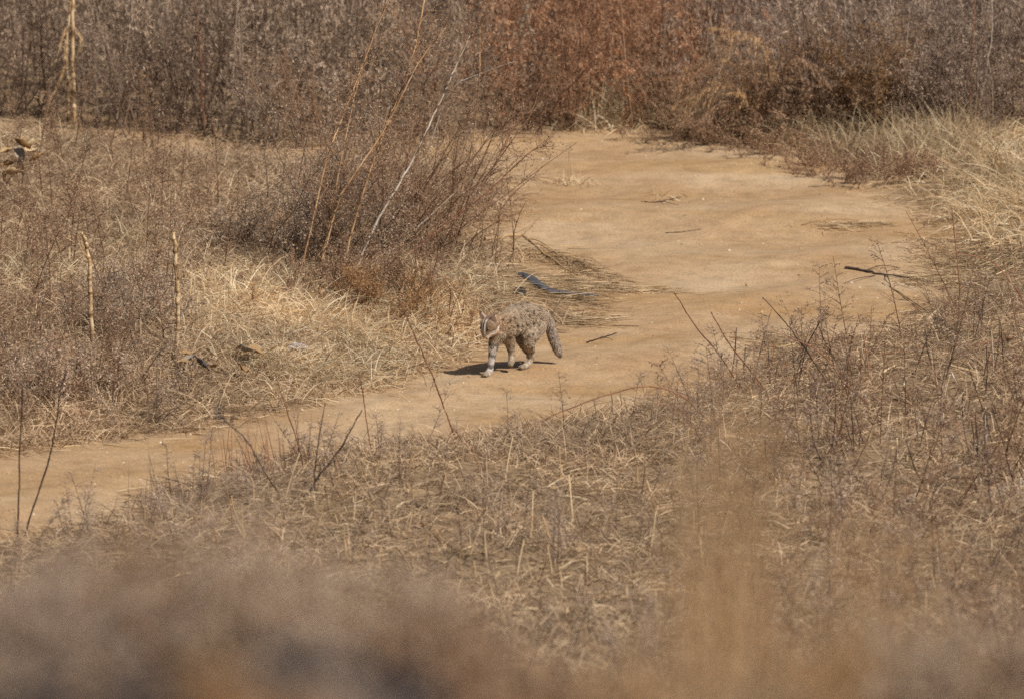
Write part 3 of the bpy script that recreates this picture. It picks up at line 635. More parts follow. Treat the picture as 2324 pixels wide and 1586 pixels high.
# the roadside bush itself: many twiggy shoots leaning to the right from one crown
def bush(name, label, cat_, px, shoots, mat, seed, lean=(.45, 0), spread=.35, H=(.35, .75), nb=9, nl=26, base_r=.25, ll=(.008, .018), lw=(.003, .006), group=None, Y=None, rs_=.0035, leafmat=None, loc=None, bl_=None, qlo=None):
    rng = rs(seed); b0 = loc if loc is not None else on(*px)
    root = thing(name, label, cat_, b0, group); s = Buf(); lf = Buf(); t5 = np.linspace(0, 1, 5)
    for i in range(shoots):
        bp = rng.normal(0, base_r, 3)*np.array([1, .8, 0]); bp[2] = float(G(b0[0]+bp[0], b0[1]+bp[1])-b0[2])-.01
        d = nrm(np.array([lean[0], lean[1], 1])+rng.normal(0, spread, 3)*np.array([1, 1, .3])); L = rng.uniform(*H)
        P = bp+d*(L*t5)[:, None]; P[1:] += rng.normal(0, .012, (4, 3)); P[:, 2] -= .12*L*t5**2
        tubes(s, P, np.linspace(rs_, rs_*.35, 5), .95, 4)
        q = rng.uniform(.15 if qlo is None else 1-qlo/L, 1, nb); k = q*4; i0 = np.minimum(k.astype(int), 3); p0 = P[i0]+(P[i0+1]-P[i0])*(k-i0)[:, None]
        d2 = nrm(d*.6+rng.normal(0, .65, (nb, 3))); bl = L*rng.uniform(.15, .42, nb)*(1.15-.6*q) if bl_ is None else bl_*rng.uniform(.4, 1.3, nb)
        tt = np.linspace(0, 1, 4); PP = p0[:, None]+d2[:, None]*(bl[:, None]*tt)[..., None]; PP[:, 1:] += rng.normal(0, .006, (nb, 3, 3))
        tubes(s, PP, np.linspace(rs_*.45, rs_*.2, 4), .9, 3)
        n = nb*nl; kk = np.repeat(np.arange(nb), nl); q = rng.uniform(.15, 1.05, n); pc = p0[kk]+d2[kk]*(bl[kk]*q)[:, None]+rng.normal(0, .012, (n, 3))
        leaflets(lf, pc, d2[kk]*.4+rng.normal(0, .7, (n, 3))+np.array([0, 0, -.2]), rng.uniform(*ll, n), rng.uniform(*lw, n), np.clip(rng.normal(.4, .22, n), 0, .76), rng)
    obj('stems', s, mat, root); obj('foliage', lf, leafmat or mat, root)
    return root
GB = 'twiggy brown shoots making up the roadside bush'
for i, (px, lb) in enumerate([((735,590), 'dense dark brown twiggy bush at the foot of the leaning stalks'), ((800,585), 'twiggy brown bush at the base of the whitish leaning stalk'),
    ((990,580), 'twiggy brown bush reaching right over the sandy road'), ((590,560), 'leafy brown bush on the bank behind the leaning stalks, left of them'), ((930,480), 'brown twiggy bush behind the whitish stalk beside the far strip of sand'),
    ((780,500), 'dark leafy bush standing in the middle of the leaning stalks'), ((870,560), 'tall sparse bush of fine twigs leaning right, tallest of the roadside bush clumps')]):
    bush('roadside_bush', lb, 'bush', px, (40, 34, 24, 36, 30, 40, 40)[i], ('grey', 'brown', 'brown', 'grey', 'brown', 'grey', 'brown')[i], 200+i, lean=((.2, .25, .45, 0, .3, .2, .36)[i], 0), H=((.2, .85), (.25, .9), (.2, .7), (.1, .3), (.2, .7), (.25, 1.05), (.5, 1.2))[i], base_r=.2, nl=(26, 20, 10, 24, 16, 24, 9)[i], spread=.42)
bush('rusty_weed', 'rusty brown fuzzy weed behind the cat, in front of the leaning stalks', 'weed', (880,720), 40, 'orange', 210, lean=(.1, 0), H=(.12, .32), base_r=.18)
bush('dark_weed', 'brown twiggy weed hiding the feet of the leaning stalks', 'weed', (740,672), 26, 'brown', 213, lean=(.2, 0), H=(.12, .3), base_r=.2)
bush('dark_weed', 'brown twiggy weed hiding the foot of the whitish leaning stalk', 'weed', (835,668), 30, 'brown', 214, lean=(.25, 0), H=(.15, .42), base_r=.17)
bush('dark_weed', 'dark leafy weed between the two short corn stalks on the left bank', 'weed', (290,760), 46, 'grey', 211, lean=(.15, 0), H=(.2, .5), base_r=.16)
bush('dark_weed', 'dark leafy weed at the left edge beside the near arm of the road', 'weed', (150,900), 50, 'grey', 212, lean=(.1, 0), H=(.2, .42), base_r=.28)
bush('drooping_shrub', 'tan brown shrub with drooping feathery branches overhanging the far road edge', 'shrub', (1735,306), 46, 'brown', 220, lean=(-.15, -.1), spread=.6, H=(.3, .7), nb=12, nl=26, base_r=.16, ll=(.012, .026))
bush('rusty_shrub', 'rust coloured fuzzy shrub beyond the road, right of the drooping shrub', 'shrub', (1960,292), 56, 'orange', 221, lean=(0, 0), spread=.3, H=(.4, .8), nb=12, nl=26, base_r=.16, leafmat='orange')
bush('rusty_weed', 'low rusty weed sprawling at the foot of the bleached grass on the right verge', 'weed', (2010,405), 46, 'rust', 222, lean=(-.3, -.1), spread=.6, H=(.1, .26), nb=9, nl=20, base_r=.2, leafmat='brown')
bush('rusty_weed', 'dark brown low weed on the far road edge, left of the sprawling rusty weed', 'weed', (1640,318), 30, 'brown', 223, lean=(-.2, -.1), spread=.6, H=(.1, .24), nb=9, nl=20, base_r=.15)
bush('dark_weed', 'dark brown low weed hugging the far road edge under the rusty shrub', 'weed', (1790,345), 34, 'brown', 225, lean=(-.2, -.1), spread=.6, H=(.1, .28), nb=9, nl=18, base_r=.2)
bush('dark_weed', 'dark brown low weed on the right road edge before the sprawling rusty weed', 'weed', (1890,385), 26, 'brown', 226, lean=(-.4, -.1), spread=.6, H=(.08, .2), nb=9, nl=16, base_r=.16)
bush('grey_shrub', 'grey brown upright twiggy shrub in the right background', 'shrub', (2150,290), 60, 'purple', 224, lean=(-.05, 0), spread=.2, H=(.4, .9), nb=10, nl=18, base_r=.2)
GBS = 'bare twiggy shrubs at the front of the far thicket'
for i, (px, mt, H_, ln, lb) in enumerate([((70,262), 'dark', (.4, .9), -.05, 'bare dark twiggy shrub at the far left, behind the tall pale corn stalk'), ((270,300), 'grey', (.4, .9), .05, 'bare grey twiggy shrub right of the tall pale corn stalk'), ((420,306), 'dark', (.5, 1.0), .1, 'bare dark forked shrub beside the tallest sapling'),
    ((560,330), 'grey', (.3, .8), .1, 'bare grey shrub behind the left part of the sand strip'), ((690,335), 'brown', (.3, .8), -.1, 'bare brown shrub behind the sand strip, left of the leaning stalks'), ((1000,312), 'grey', (.3, .8), .1, 'bare grey shrub behind the whitish leaning stalk'), ((1170,300), 'rust', (.3, .8), .1, 'bare russet shrub where the road bends away'),
    ((1290,288), 'rust', (.3, .7), -.15, 'bare russet shrub left of the bleached tuft at the far road edge'), ((1520,292), 'brown', (.3, .8), -.2, 'bare brown shrub left of the drooping shrub'), ((1860,280), 'dark', (.4, .8), .1, 'bare dark shrub between the drooping and the rusty shrub'), ((2090,270), 'dark', (.4, .9), -.1, 'bare dark shrub right of the rusty shrub'), ((2270,262), 'ochre', (.4, .9), .1, 'bare ochre twiggy shrub at the upper right edge')]):
    bush('bare_shrub', lb, 'shrub', px, 11, mt, 260+i, lean=(ln, -.05), spread=.3, H=H_, nb=14, nl=5, base_r=.1, rs_=.0055, group=GBS, leafmat='brown' if mt in ('dark', 'ochre') else mt)
# feathery branches of the drooping shrub: an arched spine with rows of shrivelled leaves hanging from it
for i, pts in enumerate([[(1725,300),(1712,205),(1650,140),(1545,150)], [(1728,300),(1725,180),(1665,112),(1590,110)], [(1730,300),(1705,230),(1640,190),(1550,225)], [(1735,290),(1700,255),(1640,232),(1580,285)], [(1735,300),(1745,170),(1725,85),(1650,70)], [(1745,300),(1770,190),(1800,130),(1850,150)]]):
    rng = rs(300+i); b0 = on(*pts[0]); P = spline(np.array([b0]+[at(*p, b0[1]-.12*(k+1)-.03*i) for k, p in enumerate(pts[1:])]), 30)-b0
    root = thing('drooping_branch', ('second highest', 'highest but one on the left', 'middle', 'lowest', 'topmost', 'only right hand')[i]+' feathery branch arching from the drooping shrub over the grass', 'branch', b0, 'feathery branches of the drooping shrub')
    sm_ = Buf(); tubes(sm_, P, np.linspace(.005, .0012, 30), .9, 5); obj('stem', sm_, 'brown', root); lf = Buf()
    for q in range(46):                  # side sprays
        k = rng.uniform(6, 28.9); i0 = int(k); p0 = P[i0]+(P[i0+1]-P[i0])*(k-i0); d = nrm(P[i0+1]-P[i0])
        d2 = nrm(d*.9+rng.normal(0, .45, 3)+np.array([0, 0, -.35])); L = rng.uniform(.06, .17); m = int(L*260); u_ = rng.uniform(0, 1, m)
        pc = p0+d2*(L*u_)[:, None]+np.array([0, 0, -.3*L])*(u_**2)[:, None]
        leaflets(lf, pc, d2*.5+rng.normal(0, .25, (m, 3))+np.array([0, 0, -.8]), rng.uniform(.012, .034, m), rng.uniform(.002, .0045, m), np.clip(rng.normal(.5, .2, m), 0, .75), rng)
    obj('foliage', lf, 'brown' if i % 2 else 'tan', root)

# corn stalks and pale stems
GC = 'broken pale corn stalks on the left'
stalk('corn_stalk', 'tall pale corn stalk with hanging torn leaves at the upper left', 'corn stalk', [(171,296),(168,220),(165,135),(164,0),(163,-60)], .0115, .0095, 'pale', None, GC, 0, [([(149,150),(128,203),(111,230),(103,290)], .022), ([(152,61),(137,101),(122,145)], .02), ([(160,140),(135,165),(111,188)], .022), ([(165,60),(185,90),(178,130)], .018)], seed=20)
stalk('corn_stalk', 'thinner corn stalk just left of the tall pale one with torn leaves', 'corn stalk', [(155,290),(154,200),(151,101),(159,20),(166,-40)], .0075, .006, 'pale', None, GC, .04, [([(151,90),(146,130),(150,170)], .02)], seed=21)
stalk('corn_stalk', 'short split corn stalk standing in the left bank grass, left of the other short one', 'corn stalk', [(211,800),(204,672),(203,611),(196,557),(184,527)], .011, .008, 'pale', None, GC, 0, [([(203,600),(186,560),(178,520)], .016)], seed=22)
stalk('corn_stalk', 'short jointed corn stalk rising from pale grass on the left bank', 'corn stalk', [(400,815),(403,720),(403,662),(399,594),(393,527)], .0105, .0085, 'pale', None, GC, 0, [([(402,660),(412,600),(416,560)], .015)], seed=23)
GD = 'dark bare saplings in the left thicket'
sap = (9, .3, 'grey', .15)
stalk('sapling', 'dark red brown sapling with upswept twigs, tallest in the left thicket', 'sapling', [(466,310),(458,203),(453,101),(442,0),(438,-60)], .0065, .003, 'redstem', sap, GD, 0, seed=30)
stalk('sapling', 'dark forked sapling left of the tallest one in the left thicket', 'sapling', [(385,310),(390,200),(392,130),(410,85),(420,-20)], .0055, .0025, 'dark', sap, GD, 0, seed=31)
stalk('sapling', 'short dark sapling right of the tallest one in the left thicket', 'sapling', [(492,300),(513,220),(530,135),(535,90)], .005, .002, 'dark', sap, GD, 0, seed=32)
stalk('sapling', 'thin dark sapling nearest the pale corn stalk in the left thicket', 'sapling', [(331,354),(322,270),(317,203),(300,90),(296,-20)], .005, .0025, 'dark', sap, GD, 0, seed=33)
stalk('sapling', 'black slanting dead stick leaning left in front of the far strip of sand', 'stick', [(298,337),(275,290),(252,245),(233,203)], .006, .003, 'dark', (4, .12, 'grey', .1), GD, 0, seed=34)
stalk('sapling', 'slim dark stem standing in front of the far strip of sand', 'sapling', [(350,352),(342,310),(340,250),(330,170)], .0045, .002, 'dark', sap, GD, 0, seed=35)
GR = 'thin stems in the right background'
stalk('red_reed', 'straight bright red stem upright in the right background', 'stem', [(2205,300),(2202,200),(2209,100),(2212,-30)], .0042, .003, 'redstem', None, GR, 0, seed=40, tint=(.8, 1))
stalk('pale_reed', 'tall pale curved stem beside the bright red one', 'stem', [(2215,290),(2240,150),(2252,60),(2247,-30)], .005, .003, 'white', None, GR, 0, seed=41)
stalk('dark_branch', 'dark crooked branch leaning right at the right edge', 'stem', [(2262,260),(2285,170),(2310,105),(2340,50)], .006, .003, 'dark', None, GR, 0, seed=42)
stalk('pale_reed', 'bent pale reed with a snapped top beyond the middle of the road', 'stem', [(1325,265),(1290,200),(1270,160),(1252,120)], .0055, .003, 'ochre', None, GR, 0, seed=43)
stalk('pale_reed', 'straight pale reed just left of the snapped one', 'stem', [(1258,230),(1258,180),(1256,125)], .004, .003, 'ochre', None, GR, 0, seed=44)
stalk('pale_reed', 'thin slanting reddish stem below the rusty shrub', 'stem', [(2010,290),(1960,210),(1930,160)], .003, .002, 'redstem', None, GR, -.1, seed=45)
stalk('dark_branch', 'long bare branch sloping across the drooping shrub', 'stem', [(2000,222),(1900,190),(1820,160),(1790,140)], .004, .002, 'redstem', None, GR, .0, seed=46, Y=47.6)

# ------------------------------------------------------------------ near stems
GN = 'bare red brown stems on the near verge'
stalk('bare_stalk', 'long thin red brown stem leaning left in front of the cat', 'stem', [(1040,1005),(1028,979),(1008,925),(981,851),(947,776),(927,729),(905,680)], .0042, .0022, 'redstem', (14, .1, 'rust', .9), GN, -.6, seed=50)
stalk('bare_stalk', 'thin upright red stem left of the long one in front of the cat', 'stem', [(846,1040),(836,983),(823,892),(814,844)], .0035, .002, 'redstem', (5, .1, 'rust', .3), GN, -.2, seed=51)
stalk('bare_stalk', 'long arching stem bowing left over the near edge of the sand', 'stem', [(1640,985),(1552,902),(1498,880),(1447,878),(1380,895),(1278,932),(1194,969)], .0042, .002, 'redstem', (4, .08, 'rust', .2), GN, -.4, seed=52)
stalk('bare_stalk', 'short bent stem at the foot of the long red brown one', 'stem', [(1085,1035),(1050,1000),(1030,972),(1022,985)], .0035, .002, 'redstem', None, GN, 0, seed=53)
stalk('bare_stalk', 'brown stem leaning left at the left end of the right hand stubble', 'stem', [(1680,880),(1634,807),(1580,743),(1543,685),(1530,665)], .0038, .002, 'redstem', None, GN, -1.0, seed=54)
stalk('bare_stalk', 'dark curved stem leaning left over the sand in the right hand stubble', 'stem', [(1735,890),(1722,864),(1655,780),(1614,709)], .0045, .0022, 'redstem', None, GN, -.9, seed=55)
stalk('bare_stalk', 'slim stem leaning left, highest of the right hand stubble', 'stem', [(1880,870),(1824,787),(1780,730),(1731,675)], .004, .0018, 'dark', None, GN, -.5, seed=56)
stalk('bare_stalk', 'straight stem lying low and pointing left in the right hand stubble', 'stem', [(1990,930),(1918,870),(1862,800),(1758,750)], .0045, .002, 'redstem', None, GN, -.4, seed=57)
stalk('bare_stalk', 'tall thin red stem standing at the right verge', 'stem', [(2178,745),(2176,700),(2177,645),(2165,527),(2160,470)], .0042, .002, 'redstem', (5, .16, 'rust', .2), GN, 0, seed=58)
stalk('bare_stalk', 'arching stem bowing right from the tall thin red one', 'stem', [(2340,740),(2324,688),(2297,645),(2249,594),(2165,574)], .005, .0022, 'redstem', None, GN, -.1, seed=59)
stalk('bare_stalk', 'dark upright stem nearest the left edge on the near verge', 'stem', [(40,1220),(44,1062),(48,960),(51,880)], .004, .0028, 'dark', None, GN, -.2, seed=60)
stalk('bare_stalk', 'dark leaning stem second from the left edge on the near verge', 'stem', [(55,1215),(105,1062),(125,976),(136,890),(150,840)], .0045, .0025, 'dark', None, GN, -.3, seed=61)
stalk('bare_stalk', 'black forked stalk leaning right on the near verge', 'stalk', [(700,1125),(720,1085),(772,1016),(822,930)], .0062, .003, 'dark', (9, .14, 'slate', .2), GN, 0, seed=62)
stalk('bare_stalk', 'dark upright stalk beside the black forked one on the near verge', 'stalk', [(712,1115),(716,1060),(723,1000),(738,915)], .0045, .0022, 'dark', (7, .1, 'slate', .2), GN, 0, seed=63)
stalk('bare_stalk', 'red stem leaning left between the fuzzy seed head and the black forked stalk', 'stem', [(690,1070),(680,1020),(655,942),(625,848)], .0036, .002, 'redstem', None, GN, -.3, seed=64)
stalk('seed_plant', 'bent stem with a fuzzy dark seed head on the near left verge', 'seed head', [(640,1130),(600,1070),(560,1000),(500,945)], .0035, .002, 'dark', (9, .12, 'slate', .5), GN, -.8, seed=65, head=((496, 932), .026, 'slate'))
stalk('seed_plant', 'stem with a small blue grey seed head above the right hand stubble', 'seed head', [(1810,880),(1830,790),(1850,750),(1865,722)], .003, .002, 'dark', (7, .08, 'slate', .5), GN, -.2, seed=66, head=((1866, 722), .016, 'grey'))
rng = rs(31)
# stubble: copies of a few cut stalks
GS = ('cut dark stubble stalks on the right verge', 'cut pale stubble stalks on the right verge', 'cut pale stubble stalks in front of the road')
def stub(mat, seed, h, label, group):
    r_ = rs(seed); b = Buf(); P = spline(np.array([[0, 0, -.03], r_.normal(0, .01, 3)+[0, 0, h*.5], r_.normal(0, .02, 3)+[0, 0, h]]), 6)
    tubes(b, P, np.linspace(.0033, .0024, 6), r_.uniform(.2, .9), 6); V_, F_, T_ = b.arrays()
    # slanted cut at the top and a dry leaf sheath
    V_[-6:, 2] += V_[-6:, 0]*1.2+.004
    b2 = Buf(); b2.add(V_, F_, T_); b2.add([V_[-6], V_[-5], V_[-4], V_[-3]], [[0, 1, 2, 3]], .9); b2.add([V_[-6], V_[-3], V_[-2], V_[-1]], [[0, 1, 2, 3]], .9)
    o = obj('stubble_stalk', b2, mat); return tag(o, label, 'stubble', group)
ST = [(['dark', 'redstem'], GS[0], 'short dark cut stalk standing in the right hand stubble', lambda: (rng.uniform(1620, 2320), rng.uniform(830, 1150)), 70, (.10, .22)),
      (['pale', 'white', 'straw'], GS[1], 'short pale cut stalk standing in the right hand stubble', lambda: (rng.uniform(1650, 2320), rng.uniform(800, 1150)), 60, (.05, .14)),
      (['pale', 'ochre', 'straw'], GS[2], 'short pale cut stalk on the near verge in front of the road', lambda: (rng.uniform(480, 1600), rng.uniform(1040, 1330)), 70, (.06, .17))]
for mats, grp, lb, pos, n, hh in ST:
    src = [stub(mats[i % len(mats)], 400+i, rng.uniform(*hh), lb, grp) for i in range(6)]
    for i in range(n):
        while True:
            p = on(*pos())
            if SDs(p[0], p[1]) < -.08: break
        o = src[i] if i < 6 else src[i % 6].copy()
        if i >= 6: COL.objects.link(o)
        o.location = p; o.rotation_euler = (rng.normal(0, .22), rng.normal(-.12, .28), rng.uniform(0, 6.28)); o.scale = (1, 1, rng.uniform(.6, 1.5))

# ------------------------------------------------------------------ tufts
def tuft(name, label, px, n, L, mat, seed, lean=.5, bias=(0, 0), bend=(.1, .8), spread=.05, W=(.003, .006), tint=(.2, 1), group=None, cat_='grass tuft'):
    r_ = rs(seed); p = on(*px); b = Buf()
    B = np.tile(p, (n, 1)); B[:, :2] += r_.normal(0, spread, (n, 2)); B[:, 2] = G(B[:, 0], B[:, 1])-.005
    ribbons(b, B, updir(r_, n, lean, bias), r_.uniform(*L, n), r_.uniform(*W, n), r_.uniform(*bend, n), r_.uniform(*tint, n), r_, 4)
    V_, F_, T_ = b.arrays(); o = link(name, mesh_from(name, V_-p, F_, T_, M[mat]), None, p); return tag(o, label, cat_, group)
tuft('stem_clump', 'clump of thin upright brown stems on the near left verge beside the black forked stalk', (590,1075), 46, (.12, .36), 'redstem', 60, .16, (-.1, 0), (0, .12), .12, (.003, .005), (.2, 1), None, 'stems')
tuft('stem_clump', 'clump of thin grey stems at the left end of the near verge', (330,1160), 40, (.1, .3), 'purple', 61, .22, (-.1, 0), (0, .15), .14, (.003, .005), (.1, 1), None, 'stems')
tuft('grass_tuft', 'small sparse tuft of straw growing on the far part of the sandy road', (1290,418), 70, (.06, .15), 'straw', 1, .7, spread=.07)
stalk('grass_stalk', 'single upright pale grass stem on the far part of the sandy road', 'grass stem', [(1288,425),(1290,385),(1292,335)], .0022, .0014, 'straw', None, None, 0, seed=70)
tuft('grass_tuft', 'second small straw tuft on the sandy road, right of the upright grass stem', (1515,455), 60, (.04, .12), 'straw', 2, .9, spread=.06)
tuft('grass_tuft', 'flat grey wisp of dry grass on the sand near the right verge', (1880,515), 90, (.05, .14), 'grass', 3, 2.5, spread=.09)
tuft('grass_tuft', 'bleached tangled tuft at the far road edge in the middle background', (1385,288), 110, (.12, .32), 'straw', 4, .7, bend=(.3, 1.3), spread=.09, W=(.005, .01), tint=(.5, 1))
tuft('grass_tuft', 'olive tangled grass tuft behind the bleached one at the far road edge', (1420,225), 170, (.15, .35), 'olive', 5, .8, bend=(.3, 1.2), spread=.16, W=(.004, .007))
for i, (px, n, L, bi, lb) in enumerate([((560,690), 520, (.15, .34), (.1,-.1), 'domed tuft of pale grass just below the roadside bush on the left bank'), ((700,720), 520, (.15, .36), (.2,-.1), 'pale grass tuft right of the domed one on the left bank'),
    ((820,770), 480, (.12, .32), (.3,-.15), 'pale grass tuft spilling towards the road behind the cat'), ((620,820), 480, (.1, .26), (.2,-.2), 'low pale grass tuft beside the scrap of white litter'), ((960,745), 420, (.1, .28), (.35,-.1), 'pale grass tuft nearest the cat on the left bank'),
    ((470,740), 380, (.12, .3), (0,-.1), 'pale grass tuft beside the jointed corn stalk'), ((760,850), 420, (.1, .24), (.3,-.2), 'low pale grass tuft spilling onto the sand left of the cat'), ((1020,660), 320, (.1, .26), (.4,0), 'pale grass tuft left of the dark plastic strip'),
    ((110,640), 380, (.15, .36), (0,-.1), 'pale grass tuft near the left edge of the left bank'), ((60,330), 300, (.1, .25), (0,0), 'pale grass tuft at the upper left edge'), ((330,560), 300, (.1, .26), (0,-.1), 'pale grass tuft between the two short corn stalks, higher up'),
    ((880,830), 300, (.08, .2), (.4,-.2), 'flattened pale tuft at the sand edge in front of the rusty weed')]):
    tuft('grass_tuft', lb, px, int(n*2.1), L, 'straw', 20+i, .65, bi, (.3, 1.3), .15, (.0035, .008), (.35, 1))
for i, (px, n, L, bi, lb) in enumerate([((2040,330), 300, (.12, .32), (-.3,0), 'tall pale grass tuft leaning left, farthest on the right verge'), ((2150,345), 360, (.12, .34), (-.35,0), 'pale grass tuft leaning left, second farthest on the right verge'), ((2260,400), 420, (.12, .36), (-.4,-.1), 'big bleached grass tuft arching left at the right verge'),
    ((2330,470), 460, (.15, .4), (-.6,-.1), 'bleached grass tuft sweeping low at the right edge'), ((2250,485), 300, (.12, .3), (-.5,-.1), 'low pale grass tuft nearest the sand on the right verge'), ((1780,300), 260, (.18, .4), (0,0), 'olive pale grass tuft under the drooping shrub'), ((1880,310), 300, (.18, .4), (-.1,0), 'olive pale grass tuft under the rusty shrub')]):
    tuft('grass_tuft', lb, px, n, L, 'straw' if i < 5 else 'olive', 40+i, .6, (bi[0]*.6, bi[1]), (.2, 1.2), .14, tint=(.1, 1))

# ------------------------------------------------------------------ small things on the ground
def scrap():
    pts = [(430,545,.022), (520,570,.044), (640,640,.045), (760,700,.045), (870,718,.042), (980,728,.034), (1120,735,.026), (1230,740,.02), (1330,741,.01)]
    P = []; W = []
    for zx, zy, w_ in pts:
        p = on((1200+zx/4.469)/1.10155, (580+zy/4.469)/1.10155); P.append(p); W.append(w_*.55)
    P = np.array(P); b0 = P[3].copy(); root = thing('plastic_strip', 'dark grey strip of torn plastic lying on the straw behind the cat', 'plastic scrap', b0)
    K = 40; path = spline(P-b0, K); wd = np.interp(np.linspace(0, 8, K), np.arange(9), W); hs = np.interp(np.linspace(0, 8, K), np.arange(9), [.016,.02,.017,.013,.011,.010,.008,.006,.003])
    d = nrm(np.gradient(path, axis=0)); sd_ = nrm(np.cross(d, [0, 0, 1.])); J = 18; th = np.linspace(0, 2*math.pi, J, endpoint=False)
    rng = rs(9); wr = 1+.12*np.sin(np.arange(K)[:, None]*.9+th[None]*3)+.06*rng.normal(0, 1, (K, J))
    V_ = path[:, None]+sd_[:, None]*(np.cos(th)[None]*wd[:, None]*wr*1.15)[..., None]; V_[..., 2] += .012+hs[:, None]*.8+np.sin(th)[None]*hs[:, None]*wr
    i = np.arange(K-1)[:, None]*J; j = np.arange(J)[None]
    F_ = np.stack(np.broadcast_arrays(i+j, i+(j+1) % J, i+J+(j+1) % J, i+J+j), -1).reshape(-1, 4)
    me = mesh_from('strip', V_.reshape(-1, 3), F_, None, plain_mat('grey_plastic', C(76,75,80), .75, .2, 45, .4), True)
    bm = bmesh.new(); bm.from_mesh(me); bm.verts.ensure_lookup_table(); bm.faces.new([bm.verts[k] for k in range(J)][::-1]); bm.to_mesh(me); bm.free(); link('strip', me, root)
    # black mound, its colour standing in for shade in the opening under the raised end
    c = on((1200+440/4.469)/1.10155, (580+700/4.469)/1.10155)-b0; th2 = np.linspace(0, 2*math.pi, 16, endpoint=False)
    V_ = []; 
    for a_, h_ in ((1.0, 0.0), (.95, .02), (.7, .028), (.25, .03)): V_ += [[c[0]+math.cos(t)*.036*a_, c[1]+math.sin(t)*.07*a_, c[2]+h_+.004*math.sin(5*t)] for t in th2]
    F_ = [[r*16+k, r*16+(k+1) % 16, (r+1)*16+(k+1) % 16, (r+1)*16+k] for r in range(3) for k in range(16)]
    link('shaded_opening', mesh_from('shaded_opening', np.array(V_), np.array(F_), None, plain_mat('opening_shade_black', C(30,28,28), .5, .4, 60, .3), True), root)
scrap()
def lying(name, label, cat_, pts, r0, r1, mat, forks=(), seed=0):
    P = np.array([on(*p)+[0, 0, r0*.9+.006] for p in pts]); b0 = P[0].copy(); r_ = rs(seed)
    b = Buf(); pa = spline(P-b0, 16); pa[1:-1] += r_.normal(0, r0*.35, (14, 3)); tubes(b, pa, np.linspace(r0, r1, 16)*r_.uniform(.8, 1.2, 16), r_.uniform(.2, .6), 7)
    for fk in forks:
        Q = spline(np.array([on(*p)+[0, 0, r1+.006+.012*(k == 1)] for k, p in enumerate(fk)])-b0, 8); tubes(b, Q, np.linspace(r1, r1*.5, 8), .6, 5)
    return tag(obj(name, b, mat, None, b0), label, cat_)
lying('fallen_branch', 'dark forked branch lying on the sand near the right verge', 'branch', [(1918,614),(1955,619),(1999,628),(2063,636)], .008, .003, 'dark', [[(1960,620),(2000,612),(2040,612)], [(2008,630),(2015,640),(2022,652)], [(1985,630),(1945,642),(1915,648)]], 1)
lying('fallen_twig', 'thin dark twig lying on the sand right of the cat', 'twig', [(1332,781),(1360,772),(1400,760)], .0035, .002, 'dark', [[(1362,771),(1380,776),(1392,777)]], 2)
lying('fallen_twig', 'fine straight twig on the sand right of the flattened straw', 'twig', [(1360,742),(1400,743),(1450,744)], .0022, .0012, 'dark', (), 3)
lying('fallen_twig', 'short reddish twig lying on the sand below the long arching stem', 'twig', [(1050,1008),(1080,1000),(1125,992)], .003, .002, 'redstem', (), 4)
lying('fallen_twig', 'pale straw lying on the far part of the sand', 'straw', [(1270,562),(1290,563),(1320,563)], .0025, .0015, 'pale', (), 5)
lying('fallen_twig', 'grey twig lying on the sand in the middle of the bend', 'twig', [(1455,462),(1490,463),(1545,452)], .0035, .002, 'dark', [[(1500,461),(1515,468),(1540,470)]], 6)
lying('fallen_twig', 'dark twig lying on the sand beyond the bend, right of centre', 'twig', [(1510,533),(1550,530),(1590,525)], .003, .0015, 'dark', (), 7)
lying('fallen_stalk', 'bent pale corn stem fallen towards the dark plastic strip', 'fallen stem', [(1100,548),(1170,540),(1195,545),(1240,585),(1310,630)], .007, .004, 'pale', [[(1195,545),(1230,560),(1290,600)], [(1240,585),(1290,592),(1330,598)]], 8)
lying('fallen_stalk', 'ochre stem lying in the straw left of the dark plastic strip', 'fallen stem', [(1080,615),(1130,622),(1200,632)], .004, .002, 'ochre', (), 9)
lying('fallen_stalk', 'pale stem fallen across the right verge above the stubble', 'fallen stem', [(2180,760),(2120,720),(2065,685),(2020,655)], .005, .003, 'pale', (), 10)
lying('fallen_stalk', 'red brown stem fallen across the right verge below the pale one', 'fallen stem', [(2300,770),(2200,790),(2090,795),(2000,810)], .0045, .003, 'redstem', (), 11)
def leaf(parent_name, label, px, size, mat, seed, lift=.03, cat_='dead leaf', group=None, at3=None, parent=None):
    r_ = rs(seed); p = on(*px)+[0, 0, lift] if at3 is None else at3; n, m = 9, 7; V_ = []
    for i in range(n):
        t = i/(n-1); w_ = math.sin(math.pi*min(1, t*.9+.08))**.7*.36
        for j in range(m):
            s_ = (j/(m-1)-.5)*2; V_.append([(t-.5)*1.1, s_*w_*(1-.15*abs(s_)), .55*s_*s_*w_+.35*(t-.5)**2+.05*math.sin(9*t+3*s_)])
    V_ = np.array(V_)*size; a, b_, c = r_.uniform(0, 6.28), r_.normal(0, .5), r_.normal(0, .5)
    from mathutils import Euler
    R = np.array(Euler((b_, c, a)).to_matrix()); V_ = V_@R.T
    i = np.arange(n-1)[:, None]*m+np.arange(m-1)[None]; F_ = np.stack([i, i+1, i+m+1, i+m], -1).reshape(-1, 4)
    me = mesh_from(parent_name, V_, F_, np.full(n*m, r_.uniform(.1, .9)), M[mat], True)
    o = link(parent_name, me, parent, p if parent is None else p-np.array(parent.location))
    md = o.modifiers.new('thickness', 'SOLIDIFY'); md.thickness = .0015
    if parent is None: tag(o, label, cat_, group)
    return o
